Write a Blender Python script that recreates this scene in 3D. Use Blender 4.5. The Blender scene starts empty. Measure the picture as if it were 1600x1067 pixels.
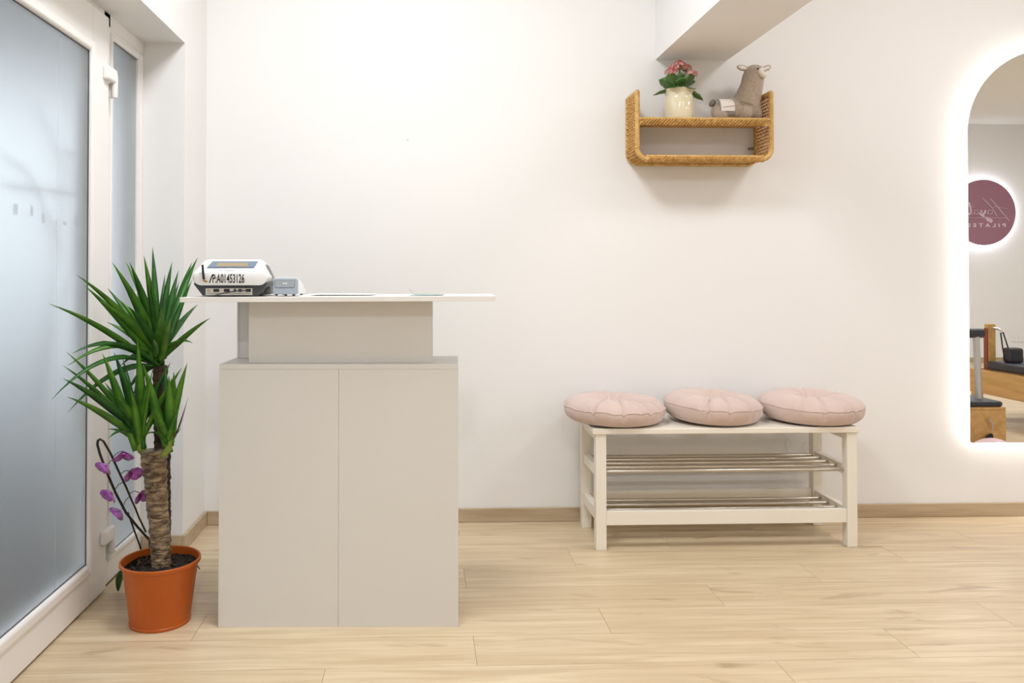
import bpy, bmesh, math, random
from mathutils import Vector, Matrix, noise

S = bpy.context.scene
COL = S.collection
rnd = random.Random(7)
R = math.radians

# ------------------------------------------------------------------ camera
cd = bpy.data.cameras.new('camera')
cam = bpy.data.objects.new('camera', cd)
COL.objects.link(cam)
cd.sensor_width = 36.0
cd.lens = 36.0 * 1270 / 1600
cd.shift_x = (800 - 709) / 1600
cd.shift_y = -(533.5 - 412) / 1600
cd.clip_start = 0.05
cam.location = (0, 0, 1.117)
cam.rotation_euler = (R(90 + 0.8), 0, R(-2.2))
S.camera = cam

# ------------------------------------------------------------------ world + exposure
w = bpy.data.worlds.new('world')
S.world = w
w.use_nodes = True
wb = w.node_tree.nodes['Background']
wb.inputs['Color'].default_value = (0.90, 0.95, 1.0, 1)
wb.inputs['Strength'].default_value = 1.08
S.view_settings.view_transform = 'Standard'
S.view_settings.look = 'None'
S.view_settings.gamma = 1
S.view_settings.use_curve_mapping = False
S.view_settings.exposure = 0.64
S.cycles.max_bounces = 8
S.cycles.diffuse_bounces = 4
S.cycles.adaptive_threshold = 0.03
S.cycles.glossy_bounces = 4
S.cycles.transmission_bounces = 8
S.cycles.sample_clamp_indirect = 6

# ceiling lamps: (x, y, size, watts, colour); built as fixtures further down
CEIL = 3.06
LAMPS = [(-0.10, 2.15, 0.60, 25, (0.93, 0.965, 1.0)),
         (0.20, -0.90, 0.16, 19, (0.95, 0.97, 1.0)),
         (2.45, 2.25, 0.60, 13, (0.97, 0.965, 1.0)),
         (2.45, -0.90, 0.16, 9, (0.97, 0.965, 1.0)),
         (5.30, 1.60, 0.60, 20, (0.93, 0.965, 1.0)),
         (5.30, -0.90, 0.60, 20, (0.93, 0.965, 1.0)),
         (7.40, 0.40, 0.60, 20, (0.93, 0.965, 1.0))]

# ------------------------------------------------------------------ helpers
ORIG = {}

def setp(o, label=None, cat=None, group=None, kind=None):
    if label: o['label'] = label
    if cat: o['category'] = cat
    if group: o['group'] = group
    if kind: o['kind'] = kind
    return o

def thing(name, label, cat, loc=(0, 0, 0), rz=0.0, group=None, kind=None):
    o = bpy.data.objects.new(name, None)
    COL.objects.link(o)
    o.location = loc
    o.rotation_euler = (0, 0, rz)
    o.empty_display_size = 0.05
    ORIG[o] = Vector(loc)
    return setp(o, label, cat, group, kind)

class MB:
    def __init__(self):
        self.v = []; self.f = []
    def add(self, vs, fs):
        n = len(self.v)
        self.v += [tuple(p) for p in vs]
        self.f += [tuple(i + n for i in f) for f in fs]
        return self
    def box(self, x0, x1, y0, y1, z0, z1, M=None):
        vs = [Vector((x, y, z)) for x in (x0, x1) for y in (y0, y1) for z in (z0, z1)]
        if M: vs = [M @ p for p in vs]
        return self.add(vs, [(0, 1, 3, 2), (4, 6, 7, 5), (0, 4, 5, 1), (2, 3, 7, 6), (0, 2, 6, 4), (1, 5, 7, 3)])
    def tube(self, pts, r, n=8, caps=True, flat=1.0):
        pts = [Vector(p) for p in pts]
        k = len(pts)
        rs = r if isinstance(r, (list, tuple)) else [r] * k
        t0 = (pts[1] - pts[0]).normalized()
        up = Vector((0, 0, 1)) if abs(t0.z) < 0.9 else Vector((0, 1, 0))
        side = t0.cross(up).normalized()
        rings = []
        for i, p in enumerate(pts):
            t = (pts[min(i + 1, k - 1)] - pts[max(i - 1, 0)]).normalized()
            side = (side - t * side.dot(t)).normalized()
            nn = t.cross(side)
            rings.append([p + (side * math.cos(a) + nn * math.sin(a) * flat) * rs[i] for a in [2 * math.pi * j / n for j in range(n)]])
        return self.loft(rings, caps)
    def loft(self, rings, caps=True, closed=False):
        n = len(rings[0]); k = len(rings)
        vs = [p for r_ in rings for p in r_]
        fs = []
        for i in range(k if closed else k - 1):
            a = i * n; b = ((i + 1) % k) * n
            for j in range(n):
                fs.append((a + j, a + (j + 1) % n, b + (j + 1) % n, b + j))
        if caps and not closed:
            fs.append(tuple(range(n))[::-1]); fs.append(tuple((k - 1) * n + j for j in range(n)))
        return self.add(vs, fs)
    def lathe(self, prof, n=48, c=(0, 0, 0), caps=True):
        rings = [[(c[0] + r_ * math.cos(a), c[1] + r_ * math.sin(a), c[2] + z) for a in [2 * math.pi * j / n for j in range(n)]] for r_, z in prof]
        return self.loft(rings, caps)
    def ell(self, c, rx, ry, rz, M=None, n=20, m=12):
        c = Vector(c)
        rings = []
        for i in range(m + 1):
            th = -math.pi / 2 + math.pi * i / m
            th = max(min(th, math.pi / 2 - 0.03), -math.pi / 2 + 0.03)
            ring = []
            for j in range(n):
                a = 2 * math.pi * j / n
                p = Vector((rx * math.cos(th) * math.cos(a), ry * math.cos(th) * math.sin(a), rz * math.sin(th)))
                if M: p = M @ p
                ring.append(c + p)
            rings.append(ring)
        return self.loft(rings)
    def prism(self, out, d0, d1, axis='y'):
        n = len(out)
        def P(a, b, d):
            return {'y': (a, d, b), 'x': (d, a, b), 'z': (a, b, d)}[axis]
        return self.add([P(a, b, d0) for a, b in out] + [P(a, b, d1) for a, b in out],
                        [tuple(range(n)), tuple(range(2 * n - 1, n - 1, -1))] + [(i, (i + 1) % n, n + (i + 1) % n, n + i) for i in range(n)])
    def build(self, name, mat, parent=None, loc=None, smooth=False, bevel=0.0, local=False, seg=2, sub=0, angle=40):
        root = parent
        while root is not None and root.parent is not None: root = root.parent
        off = Vector((0, 0, 0))
        if parent is not None:
            if not local: off = ORIG[root]
        elif loc is not None:
            off = Vector(loc) if not local else off
        me = bpy.data.meshes.new(name)
        me.from_pydata([tuple(Vector(p) - off) for p in self.v], [], self.f)
        bm = bmesh.new(); bm.from_mesh(me)
        bmesh.ops.recalc_face_normals(bm, faces=bm.faces)
        bm.to_mesh(me); bm.free()
        me.materials.append(mat)
        o = bpy.data.objects.new(name, me)
        COL.objects.link(o)
        if parent is not None: o.parent = parent
        elif loc is not None: o.location = loc
        ORIG[o] = Vector(loc) if loc is not None else Vector((0, 0, 0))
        if bevel:
            b = o.modifiers.new('bevel', 'BEVEL'); b.width = bevel; b.segments = seg; b.limit_method = 'ANGLE'; b.angle_limit = R(35)
            b.harden_normals = False
        if sub:
            s = o.modifiers.new('sub', 'SUBSURF'); s.levels = sub; s.render_levels = sub
        if smooth:
            for p in me.polygons: p.use_smooth = True
            if angle < 180:
                me.set_sharp_from_angle(angle=R(angle))
        return o

def box_part(name, mat, parent, x0, x1, y0, y1, z0, z1, bevel=0.002, local=False, M=None):
    return MB().box(x0, x1, y0, y1, z0, z1, M).build(name, mat, parent, bevel=bevel, local=local)

def text_mesh(body, size, name, mat, parent, M, sx=1.0, offset=0.0, extr=0.0004, align='CENTER', space=1.0, shear=0.0, fit=None):
    cu = bpy.data.curves.new('t', 'FONT')
    cu.body = body; cu.size = size; cu.offset = offset; cu.extrude = extr; cu.align_x = align; cu.align_y = 'CENTER'
    cu.space_character = space; cu.shear = shear
    to = bpy.data.objects.new('t', cu)
    COL.objects.link(to)
    bpy.context.view_layer.update()
    me = bpy.data.meshes.new_from_object(to.evaluated_get(bpy.context.evaluated_depsgraph_get()))
    bpy.data.objects.remove(to); bpy.data.curves.remove(cu)
    if fit:
        xs = [v.co.x for v in me.vertices]; ys = [v.co.y for v in me.vertices]
        me.transform(Matrix.Translation((-(min(xs) + max(xs)) / 2, -(min(ys) + max(ys)) / 2, 0)))
        me.transform(Matrix.Diagonal((fit[0] / (max(xs) - min(xs)), fit[1] / (max(ys) - min(ys)), 1, 1)))
    me.transform(M @ Matrix.Diagonal((sx, 1, 1, 1)))
    me.materials.clear(); me.materials.append(mat)
    me.name = name
    o = bpy.data.objects.new(name, me)
    COL.objects.link(o)
    o.parent = parent
    return o

# ------------------------------------------------------------------ materials
def srgb(r, g, b):
    f = lambda c: (c / 255 / 12.92) if c / 255 <= 0.04045 else ((c / 255 + 0.055) / 1.055) ** 2.4
    return (f(r), f(g), f(b), 1)

def mat(name, col, rough=0.5, metal=0.0, spec=0.5, bump=None, var=None, coat=0.0, sheen=0.0, trans=0.0, ior=1.45, alpha=1.0):
    """bump = (scale, strength, distance[, stretch]); var = (scale, second colour, amount)"""
    m = bpy.data.materials.new(name)
    m.use_nodes = True
    nt = m.node_tree; N = nt.nodes; L = nt.links
    p = N['Principled BSDF']
    p.inputs['Base Color'].default_value = col
    p.inputs['Roughness'].default_value = rough
    p.inputs['Metallic'].default_value = metal
    p.inputs['Specular IOR Level'].default_value = spec
    p.inputs['Coat Weight'].default_value = coat
    p.inputs['Sheen Weight'].default_value = sheen
    p.inputs['Transmission Weight'].default_value = trans
    p.inputs['IOR'].default_value = ior
    p.inputs['Alpha'].default_value = alpha
    tc = N.new('ShaderNodeTexCoord')
    if var:
        mp = N.new('ShaderNodeMapping'); L.new(tc.outputs['Object'], mp.inputs['Vector'])
        if len(var) > 3: mp.inputs['Scale'].default_value = var[3]
        nz = N.new('ShaderNodeTexNoise'); nz.inputs['Scale'].default_value = var[0]; nz.inputs['Detail'].default_value = 4
        L.new(mp.outputs[0], nz.inputs['Vector'])
        mx = N.new('ShaderNodeMix'); mx.data_type = 'RGBA'
        rp = N.new('ShaderNodeMapRange'); rp.inputs[1].default_value = 0.35; rp.inputs[2].default_value = 0.65; rp.inputs[4].default_value = var[2]
        L.new(nz.outputs['Fac'], rp.inputs[0]); L.new(rp.outputs[0], mx.inputs['Factor'])
        mx.inputs['A'].default_value = col; mx.inputs['B'].default_value = var[1]
        L.new(mx.outputs['Result'], p.inputs['Base Color'])
    if bump:
        mp = N.new('ShaderNodeMapping'); L.new(tc.outputs['Object'], mp.inputs['Vector'])
        if len(bump) > 3: mp.inputs['Scale'].default_value = bump[3]
        nz = N.new('ShaderNodeTexNoise'); nz.inputs['Scale'].default_value = bump[0]; nz.inputs['Detail'].default_value = 3
        L.new(mp.outputs[0], nz.inputs['Vector'])
        b = N.new('ShaderNodeBump'); b.inputs['Strength'].default_value = bump[1]; b.inputs['Distance'].default_value = bump[2]
        L.new(nz.outputs['Fac'], b.inputs['Height']); L.new(b.outputs[0], p.inputs['Normal'])
    return m

def emis(name, col, strength):
    m = bpy.data.materials.new(name); m.use_nodes = True
    nt = m.node_tree
    p = nt.nodes['Principled BSDF']
    p.inputs['Base Color'].default_value = (0.8, 0.8, 0.8, 1)
    p.inputs['Emission Color'].default_value = col
    p.inputs['Emission Strength'].default_value = strength
    return m

def wood(name, c1, c2, cdark, knots=True, rough=0.38, axis='x', rand=True, gscale=1.0):
    m = bpy.data.materials.new(name); m.use_nodes = True
    nt = m.node_tree; N = nt.nodes; L = nt.links
    p = N['Principled BSDF']; p.inputs['Roughness'].default_value = rough
    p.inputs['Specular IOR Level'].default_value = 0.5
    tc = N.new('ShaderNodeTexCoord')
    vec = tc.outputs['Object']
    if rand:
        oi = N.new('ShaderNodeObjectInfo')
        mu = N.new('ShaderNodeVectorMath'); mu.operation = 'SCALE'
        mu.inputs[0].default_value = (37.0, 53.0, 71.0); L.new(oi.outputs['Random'], mu.inputs['Scale'])
        ad = N.new('ShaderNodeVectorMath'); ad.operation = 'ADD'
        L.new(vec, ad.inputs[0]); L.new(mu.outputs[0], ad.inputs[1]); vec = ad.outputs[0]
    st = {'x': (1.0, 14.0, 14.0), 'y': (14.0, 1.0, 14.0), 'z': (14.0, 14.0, 1.0)}[axis]
    def nz(scale, stretch, detail=5, dist=0.0):
        mp = N.new('ShaderNodeMapping'); mp.inputs['Scale'].default_value = stretch
        L.new(vec, mp.inputs['Vector'])
        n = N.new('ShaderNodeTexNoise'); n.inputs['Scale'].default_value = scale; n.inputs['Detail'].default_value = detail
        n.inputs['Distortion'].default_value = dist
        L.new(mp.outputs[0], n.inputs['Vector']); return n
    def ramp(src, a, b, amt):
        r_ = N.new('ShaderNodeMapRange'); r_.inputs[1].default_value = a; r_.inputs[2].default_value = b; r_.inputs[4].default_value = amt
        L.new(src, r_.inputs[0]); return r_.outputs[0]
    def mix(A, B, fac):
        x = N.new('ShaderNodeMix'); x.data_type = 'RGBA'; L.new(fac, x.inputs['Factor'])
        if isinstance(A, tuple): x.inputs['A'].default_value = A
        else: L.new(A, x.inputs['A'])
        x.inputs['B'].default_value = B
        return x.outputs['Result']
    g1 = nz(2.2 * gscale, st, 6, 0.6)
    col = mix(c1, c2, ramp(g1.outputs['Fac'], 0.38, 0.66, 1.0))
    g2 = nz(9.0 * gscale, (st[0] * 0.6, st[1] * 1.3, st[2] * 1.3), 4)
    col = mix(col, cdark, ramp(g2.outputs['Fac'], 0.55, 0.8, 0.28))
    if knots:
        kst = {'x': (1.0, 3.4, 1.0), 'y': (3.4, 1.0, 1.0), 'z': (3.4, 3.4, 1.0)}[axis]
        k = nz(3.1, kst, 3, 0.9)
        col = mix(col, cdark, ramp(k.outputs['Fac'], 0.635, 0.78, 0.75))
        k2 = nz(1.1, (1.0, 2.0, 1.0), 2)
        col = mix(col, c2, ramp(k2.outputs['Fac'], 0.52, 0.7, 0.55))
    L.new(col, p.inputs['Base Color'])
    b = N.new('ShaderNodeBump'); b.inputs['Strength'].default_value = 0.06; b.inputs['Distance'].default_value = 0.002
    L.new(g2.outputs['Fac'], b.inputs['Height']); L.new(b.outputs[0], p.inputs['Normal'])
    return m

M_wall = mat('wall_paint', srgb(242, 240.5, 239), 0.75, spec=0.25, bump=(140, 0.05, 0.002))
M_ceil = mat('ceiling_paint', srgb(242, 240, 237), 0.8, spec=0.2)
M_floor = wood('oak_laminate', srgb(219, 199, 167), srgb(200, 177, 142), srgb(142, 113, 82))
M_sub = mat('floor_joint', srgb(120, 98, 72), 0.9)
M_base = wood('baseboard_oak', srgb(196, 176, 148), srgb(178, 156, 126), srgb(140, 116, 88), knots=False)
M_pvc = mat('white_upvc', srgb(240, 237, 234), 0.32, spec=0.5)
M_pvcd = mat('grey_gasket', srgb(95, 95, 95), 0.7)
M_counter = mat('greige_laminate', srgb(220, 217, 212), 0.45, spec=0.4)
M_top = mat('white_laminate', srgb(236, 233, 228), 0.4)
M_bench = mat('cream_lacquer', srgb(239, 232, 219), 0.38)
M_steel = mat('brushed_steel', srgb(196, 190, 180), 0.28, metal=1.0, bump=(60, 0.05, 0.001, (1, 30, 30)))
M_cush = mat('dusty_pink_velvet', srgb(214, 192, 182), 0.85, spec=0.15, sheen=0.35, bump=(420, 0.25, 0.002), var=(5, srgb(203, 180, 170), 0.7))
M_pot = mat('terracotta_plastic', srgb(188, 92, 22), 0.38, var=(6, srgb(176, 82, 16), 0.6))
M_soil = mat('potting_soil', srgb(52, 38, 28), 0.95, bump=(90, 1.0, 0.02), var=(60, srgb(24, 17, 13), 1.0))
M_soil2 = mat('soil_crumb', srgb(86, 66, 48), 0.95, var=(30, srgb(40, 30, 22), 1.0))
M_leafm = None
M_white = mat('gloss_white_plastic', srgb(240, 240, 240), 0.3)
M_char = mat('charcoal_plastic', srgb(62, 62, 66), 0.4)
M_black = mat('black_plastic', srgb(22, 22, 24), 0.4)
M_grey = mat('grey_plastic', srgb(140, 138, 134), 0.45)
M_bluegrey = mat('blue_grey_plastic', srgb(158, 168, 178), 0.4)
M_screenb = mat('screen_bezel', srgb(120, 136, 152), 0.25)
M_lcd = mat('lcd_glass', srgb(164, 146, 118), 0.2)
M_ink = mat('black_print', srgb(30, 22, 28), 0.6)
M_inkg = mat('grey_print', srgb(170, 168, 172), 0.6)
M_brass = mat('brass', srgb(190, 150, 95), 0.3, metal=1.0)
M_paper = mat('white_paper', srgb(244, 243, 240), 0.8)
M_teal = mat('pale_teal_plastic', srgb(196, 226, 224), 0.15, trans=0.6, ior=1.3)
M_ceram = mat('cream_glaze', srgb(232, 222, 192), 0.12, coat=0.6, var=(9, srgb(224, 212, 178), 0.7))
M_purp = mat('mauve_acrylic', srgb(158, 112, 128), 0.35)
M_signtxt = mat('pale_pink_print', srgb(226, 200, 210), 0.5)
M_alu = mat('light_aluminium', srgb(205, 203, 200), 0.35, metal=0.7)
M_maple = wood('maple_frame', srgb(222, 178, 112), srgb(206, 160, 94), srgb(170, 122, 66), knots=False, axis='y', rand=False)
M_vinyl = mat('charcoal_vinyl', srgb(62, 62, 68), 0.5)
M_rope = mat('black_rope', srgb(34, 34, 36), 0.8)
M_ball = mat('pink_ball_vinyl', srgb(238, 206, 210), 0.35)
M_wand = mat('branch_bark', srgb(70, 62, 56), 0.9)
M_pave = mat('outdoor_paving', srgb(118, 118, 116), 0.9, var=(4, srgb(100, 100, 98), 1.0))
M_facade = mat('facade_render', srgb(150, 150, 148), 0.9, var=(1.5, srgb(138, 138, 137), 1.0))

def leaf_mat(name, c1, c2, rough=0.35):
    m = mat(name, c1, rough, var=(18, c2, 1.0, (1, 1, 1)))
    p = m.node_tree.nodes['Principled BSDF']
    p.inputs['Subsurface Weight'].default_value = 0.0
    return m
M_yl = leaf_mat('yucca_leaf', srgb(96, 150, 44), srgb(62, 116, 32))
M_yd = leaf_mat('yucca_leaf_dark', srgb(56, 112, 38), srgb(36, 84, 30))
M_dry = mat('dry_leaf', srgb(92, 84, 70), 0.8)
M_kal = leaf_mat('kalanchoe_leaf', srgb(72, 112, 48), srgb(102, 136, 80), 0.4)
M_kstem = mat('kalanchoe_stem', srgb(96, 110, 60), 0.5)
M_kfl = mat('pink_petal', srgb(240, 166, 164), 0.5, var=(150, srgb(214, 112, 112), 1.0))
M_kfl2 = mat('pale_petal', srgb(246, 196, 194), 0.5, var=(150, srgb(226, 130, 130), 1.0))
M_orch = mat('magenta_orchid_petal', srgb(206, 124, 214), 0.5, var=(60, srgb(180, 90, 192), 1.0), sheen=0.2)
M_ostem = mat('dark_orchid_stem', srgb(44, 42, 30), 0.5)
M_plush = mat('taupe_plush', srgb(190, 172, 154), 0.95, spec=0.1, sheen=0.5, bump=(500, 0.6, 0.004), var=(120, srgb(172, 154, 136), 1.0))
M_plushw = mat('white_plush', srgb(232, 224, 214), 0.95, spec=0.1, bump=(400, 0.5, 0.003))
M_plushg = mat('grey_felt', srgb(126, 116, 108), 0.95, spec=0.1)

def bark_mat():
    m = mat('yucca_bark', srgb(176, 152, 118), 0.38, var=(30, srgb(84, 62, 44), 1.0, (1, 1, 2.6)), bump=(50, 1.0, 0.02, (1, 1, 2.5)))
    return m
M_bark = bark_mat()
M_bark2 = mat('dark_yucca_bark', srgb(92, 68, 50), 0.8, var=(22, srgb(48, 34, 26), 1.0, (1, 1, 2.5)), bump=(34, 0.9, 0.012, (1, 1, 3)))

def rattan_mat(name, horiz=False):
    m = mat(name, srgb(220, 182, 116), 0.5, var=(42, srgb(194, 150, 84), 1.0, (1, 1, 1)))
    return m
M_rat = rattan_mat('rattan_strand')
M_rat2 = mat('rattan_dark_weave', srgb(208, 164, 96), 0.55, var=(60, srgb(172, 124, 62), 1.0))

def frosted():
    m = bpy.data.materials.new('frosted_glass'); m.use_nodes = True
    p = m.node_tree.nodes['Principled BSDF']
    p.inputs['Base Color'].default_value = srgb(236, 242, 246)
    p.inputs['Roughness'].default_value = 0.42
    p.inputs['Transmission Weight'].default_value = 1.0
    p.inputs['IOR'].default_value = 1.3
    p.inputs['Specular IOR Level'].default_value = 0.3
    return m
M_frost = frosted()
def mirror_mat():
    m = mat('mirror_silver', (0.93, 0.94, 0.94, 1), 0.0, metal=1.0)
    return m
M_mirror = mirror_mat()

# ------------------------------------------------------------------ room shell
YB = 3.694          # back wall
XL = -0.974         # left wall
YF = -2.85          # wall behind the camera
XR = 8.60           # far right wall
YR = 3.36           # end of the door reveal
YJ = 1.86           # other end of the door opening
ZS = 2.068          # soffit of the opening

def struct(mb, name, m, label, **k):
    return setp(mb.build(name, m, **k), label, None, None, 'structure')

struct(MB().box(XL - 0.4, XR + 0.2, YB, YB + 0.2, -0.1, CEIL + 0.2), 'wall_back', M_wall, 'plain white painted wall behind counter and bench')
MB().prism([(-0.068 + 0.0060 * math.cos(R(30 * q)), 1.730 + 0.0065 * math.sin(R(30 * q))) for q in range(12)], YB - 0.0003, YB + 0.002, 'y').build('filled_hole', mat('filler_grey', srgb(222, 220, 217), 0.8), bpy.data.objects['wall_back'])
struct(MB().box(XR, XR + 0.2, YF - 0.2, YB, -0.1, CEIL + 0.2), 'wall_right', M_wall, 'white side wall of the studio, far right')
struct(MB().box(XL - 0.4, XR + 0.2, YF - 0.2, YF, -0.1, CEIL + 0.2), 'wall_front', M_wall, 'white studio wall seen in the mirror with the round sign')
struct(MB().box(XL - 0.30, XL, YR, YB, -0.1, CEIL).box(XL - 0.30, XL, YF, YJ, -0.1, CEIL).box(XL - 0.30, XL, YJ, YR, ZS, CEIL),
       'wall_left', M_wall, 'white left wall with deep door opening')
struct(MB().box(XL - 0.30, XR + 0.1, YF - 0.1, YB + 0.1, CEIL, CEIL + 0.15), 'ceiling', M_ceil, 'white painted ceiling')
struct(MB().box(1.073, 1.407, YF, YB, 2.11, CEIL), 'trim_1', M_wall, 'white boxed ceiling beam running out above the wicker shelf')
# floor: joint bed + planks
flo = struct(MB().box(XL - 0.18, XR, YF, YB, -0.1, -0.0012), 'floor', M_sub, 'pale oak laminate floor laid in staggered planks', loc=(0, 0, 0))
PL, PW = 1.297, 0.1932
def plank_mesh(length, width):
    g = 0.0006
    bm = MB().box(g, length - g, g, width - g, -0.011, 0.0)
    me = bpy.data.meshes.new('plank')
    me.from_pydata(bm.v, [], bm.f)
    b = bmesh.new(); b.from_mesh(me); bmesh.ops.recalc_face_normals(b, faces=b.faces); b.to_mesh(me); b.free()
    me.materials.append(M_floor)
    return me
PM = {}
offs = [0.590, 0.157, 1.022]
x_lo, x_hi = XL - 0.16, XR
k0 = -2
y_top = 3.301 + 3 * PW
row = -3
while True:
    y1 = 3.301 - row * PW; y0 = y1 - PW
    if y1 < YF: break
    yb, yt = max(y0, YF), min(y1, YB)
    if yt - yb > 0.02:
        x = offs[row % 3]
        while x > x_lo: x -= PL
        while x < x_hi:
            a, b = max(x, x_lo), min(x + PL, x_hi)
            if b - a > 0.03:
                key = (round(b - a, 3), round(yt - yb, 3))
                if key not in PM: PM[key] = plank_mesh(*key)
                o = bpy.data.objects.new('plank', PM[key])
                COL.objects.link(o); o.parent = flo
                o.location = (a, yb, 0)
            x += PL
    row += 1
# baseboards
BH, BT = 0.062, 0.014
struct(MB().box(XL + BT, XR, YB - BT, YB, 0, BH), 'baseboard_back', M_base, 'oak skirting along the back wall', bevel=0.003)
struct(MB().box(XL, XL + BT, YR - BT, YB, 0, BH).box(-1.135, XL, YR - BT, YR, 0, BH), 'baseboard_left', M_base, 'oak skirting turning into the door reveal', bevel=0.003)
struct(MB().box(XL, XR, YF, YF + BT, 0, BH), 'baseboard_front', M_base, 'oak skirting under the round sign', bevel=0.003)
struct(MB().box(XR - BT, XR, YF + BT, YB - BT, 0, BH), 'baseboard_right', M_base, 'oak skirting along the right wall', bevel=0.003)

# ------------------------------------------------------------------ door, sidelight and frame
XD = -1.118         # inner face of the leaf
XF = -1.140         # inner face of the fixed frame
ft = struct(MB().box(XF - 0.07, XF, 2.945, 3.005, 0, ZS).box(XF - 0.07, XF, YJ, 1.92, 0, ZS)
            .box(XF - 0.07, XF, YJ, YR, ZS - 0.05, ZS).box(XF - 0.07, XF - 0.02, YJ, YR, -0.01, 0.012), 'trim_2', M_pvc,
            'white door frame with mullion between leaf and side pane', bevel=0.003)
win = thing('window_1', 'narrow frosted side pane between door and reveal', None, (XF, 3.18, 0), kind='structure')
def ring_rect(mb, x0, x1, a0, a1, b0, b1, t):
    mb.box(x0, x1, a0, a0 + t, b0, b1); mb.box(x0, x1, a1 - t, a1, b0, b1)
    mb.box(x0, x1, a0 + t, a1 - t, b0, b0 + t); mb.box(x0, x1, a0 + t, a1 - t, b1 - t, b1)
    return mb
def ring_rect2(mb, x0, x1, a0, a1, b0, b1, ta, tb):
    mb.box(x0, x1, a0, a0 + ta, b0, b1); mb.box(x0, x1, a1 - ta, a1, b0, b1)
    mb.box(x0, x1, a0 + ta, a1 - ta, b0, b0 + tb); mb.box(x0, x1, a0 + ta, a1 - ta, b1 - tb, b1)
    return mb
m = MB(); m.box(XF - 0.07, XF - 0.001, 3.30, YR, 0.0, ZS - 0.05); m.box(XF - 0.07, XF - 0.001, 3.005, 3.30, 0.0, 0.085); m.box(XF - 0.07, XF - 0.001, 3.005, 3.30, 1.985, ZS - 0.05)
m.build('frame', M_pvc, win, bevel=0.003)
m = MB(); ring_rect(m, XF - 0.03, XF + 0.004, 3.006, 3.345, 0.075, 2.005, 0.022); m.build('glazing_bead', M_pvc, win, bevel=0.006, seg=3)
m = MB(); ring_rect(m, XF - 0.010, XF - 0.007, 3.0275, 3.3235, 0.0965, 1.9835, 0.0025); m.build('gasket', M_pvcd, win)
box_part('pane', M_frost, win, XF - 0.016, XF - 0.010, 3.02, 3.33, 0.09, 1.99, bevel=0)

dor = thing('door_1', 'white framed glass door with full height frosted pane', None, (XD, 2.936, 0), kind='structure')
Y1, Y0 = 2.936, 1.93
m = MB(); m.box(XD - 0.07, XD, 2.795, Y1, 0.008, 2.035); m.box(XD - 0.07, XD, Y0, Y0 + 0.14, 0.008, 2.035)
m.box(XD - 0.07, XD, Y0 + 0.14, 2.795, 0.008, 0.128); m.box(XD - 0.07, XD, Y0 + 0.14, 2.795, 1.895, 2.035)
m.build('leaf_frame', M_pvc, dor, bevel=0.004)
m = MB(); ring_rect(m, XD - 0.03, XD + 0.007, Y0 + 0.118, 2.819, 0.108, 1.915, 0.04); m.build('glazing_bead', M_pvc, dor, bevel=0.012, seg=4)
m = MB(); ring_rect(m, XD - 0.010, XD - 0.006, Y0 + 0.1575, 2.7795, 0.1475, 1.8755, 0.003); m.build('gasket', M_pvcd, dor)
pane = box_part('pane', M_frost, dor, XD - 0.016, XD - 0.010, Y0 + 0.15, 2.787, 0.14, 1.883, bevel=0)
# window film joint and the faint backs of stuck letters on the outside of the pane
box_part('film_joint', mat('film_edge', srgb(200, 206, 212), 0.6, alpha=0.25), pane, XD - 0.0098, XD - 0.0095, 2.552, 2.5535, 0.15, 1.87, bevel=0)
M_dec = mat('grey_decal', srgb(150, 154, 158), 0.8, alpha=0.22)
for yy, zz, hh, ww in ((2.292, 1.285, 0.030, 0.024), (2.390, 1.288, 0.028, 0.016), (2.460, 1.272, 0.030, 0.018), (2.548, 1.272, 0.014, 0.016), (2.606, 1.274, 0.014, 0.020), (2.690, 1.278, 0.032, 0.020)):
    box_part('decal', M_dec, pane, XD - 0.0172, XD - 0.0164, yy, yy + ww, zz, zz + hh, bevel=0)
for zc, fl in ((1.83, 1), (0.20, -1)):
    hb = MB().box(XD - 0.002, XD + 0.020, 2.880, 2.968, zc - 0.025, zc + 0.025).build('hinge', M_pvc, dor, bevel=0.008, seg=4)
    MB().lathe([(0.0105, -0.105), (0.012, -0.102), (0.012, -0.026), (0.0105, -0.024)], 20, (XD + 0.009, 2.962, zc + 0.03)).build('hinge_knuckle', M_pvc, hb, smooth=True)
    MB().box(XD - 0.02, XD + 0.004, 2.955, 2.985, zc - (0.075 if fl > 0 else 0.10), zc - 0.022).build('hinge_plate', M_pvc, hb, bevel=0.004)

# outdoors behind the frosted glass
struct(MB().box(-9, XL - 0.30, -6, 10, -0.25, -0.12), 'trim_3', M_pave, 'grey outdoor paving beyond the frosted door')
fc = struct(MB().box(-9.0, -8.6, -8, 14, -0.12, 2.2), 'trim_4', M_facade, 'grey building front across the way, blurred by the door glass')
struct(MB().box(-2.6, XL - 0.30, 0.0, 5.0, 2.25, 2.37), 'trim_5', M_facade, 'added unseen flat canopy outside the door, darkening the top of its glass')  # unseen slab added outside to shade the upper part of the frosted pane
tw = thing('bare_shrub', 'bare shrub branches showing faintly through the frosted door glass', 'shrub', (-1.32, 2.60, -0.12))
stems = [[(-1.32, 2.60, -0.12), (-1.26, 2.66, 0.7), (-1.21, 2.83, 1.20), (-1.20, 2.834, 1.41), (-1.195, 2.718, 1.525), (-1.195, 2.629, 1.61)],
         [(-1.26, 2.66, 0.7), (-1.21, 2.72, 1.30), (-1.195, 2.704, 1.468), (-1.195, 2.626, 1.538), (-1.195, 2.51, 1.638)],
         [(-1.20, 2.718, 1.525), (-1.20, 2.78, 1.522), (-1.20, 2.80, 1.519)],
         [(-1.20, 2.80, 1.392), (-1.195, 2.551, 1.383), (-1.195, 2.335, 1.369)],
         [(-1.21, 2.72, 1.20), (-1.195, 2.564, 1.345), (-1.195, 2.474, 1.426), (-1.195, 2.333, 1.456)]]
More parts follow.
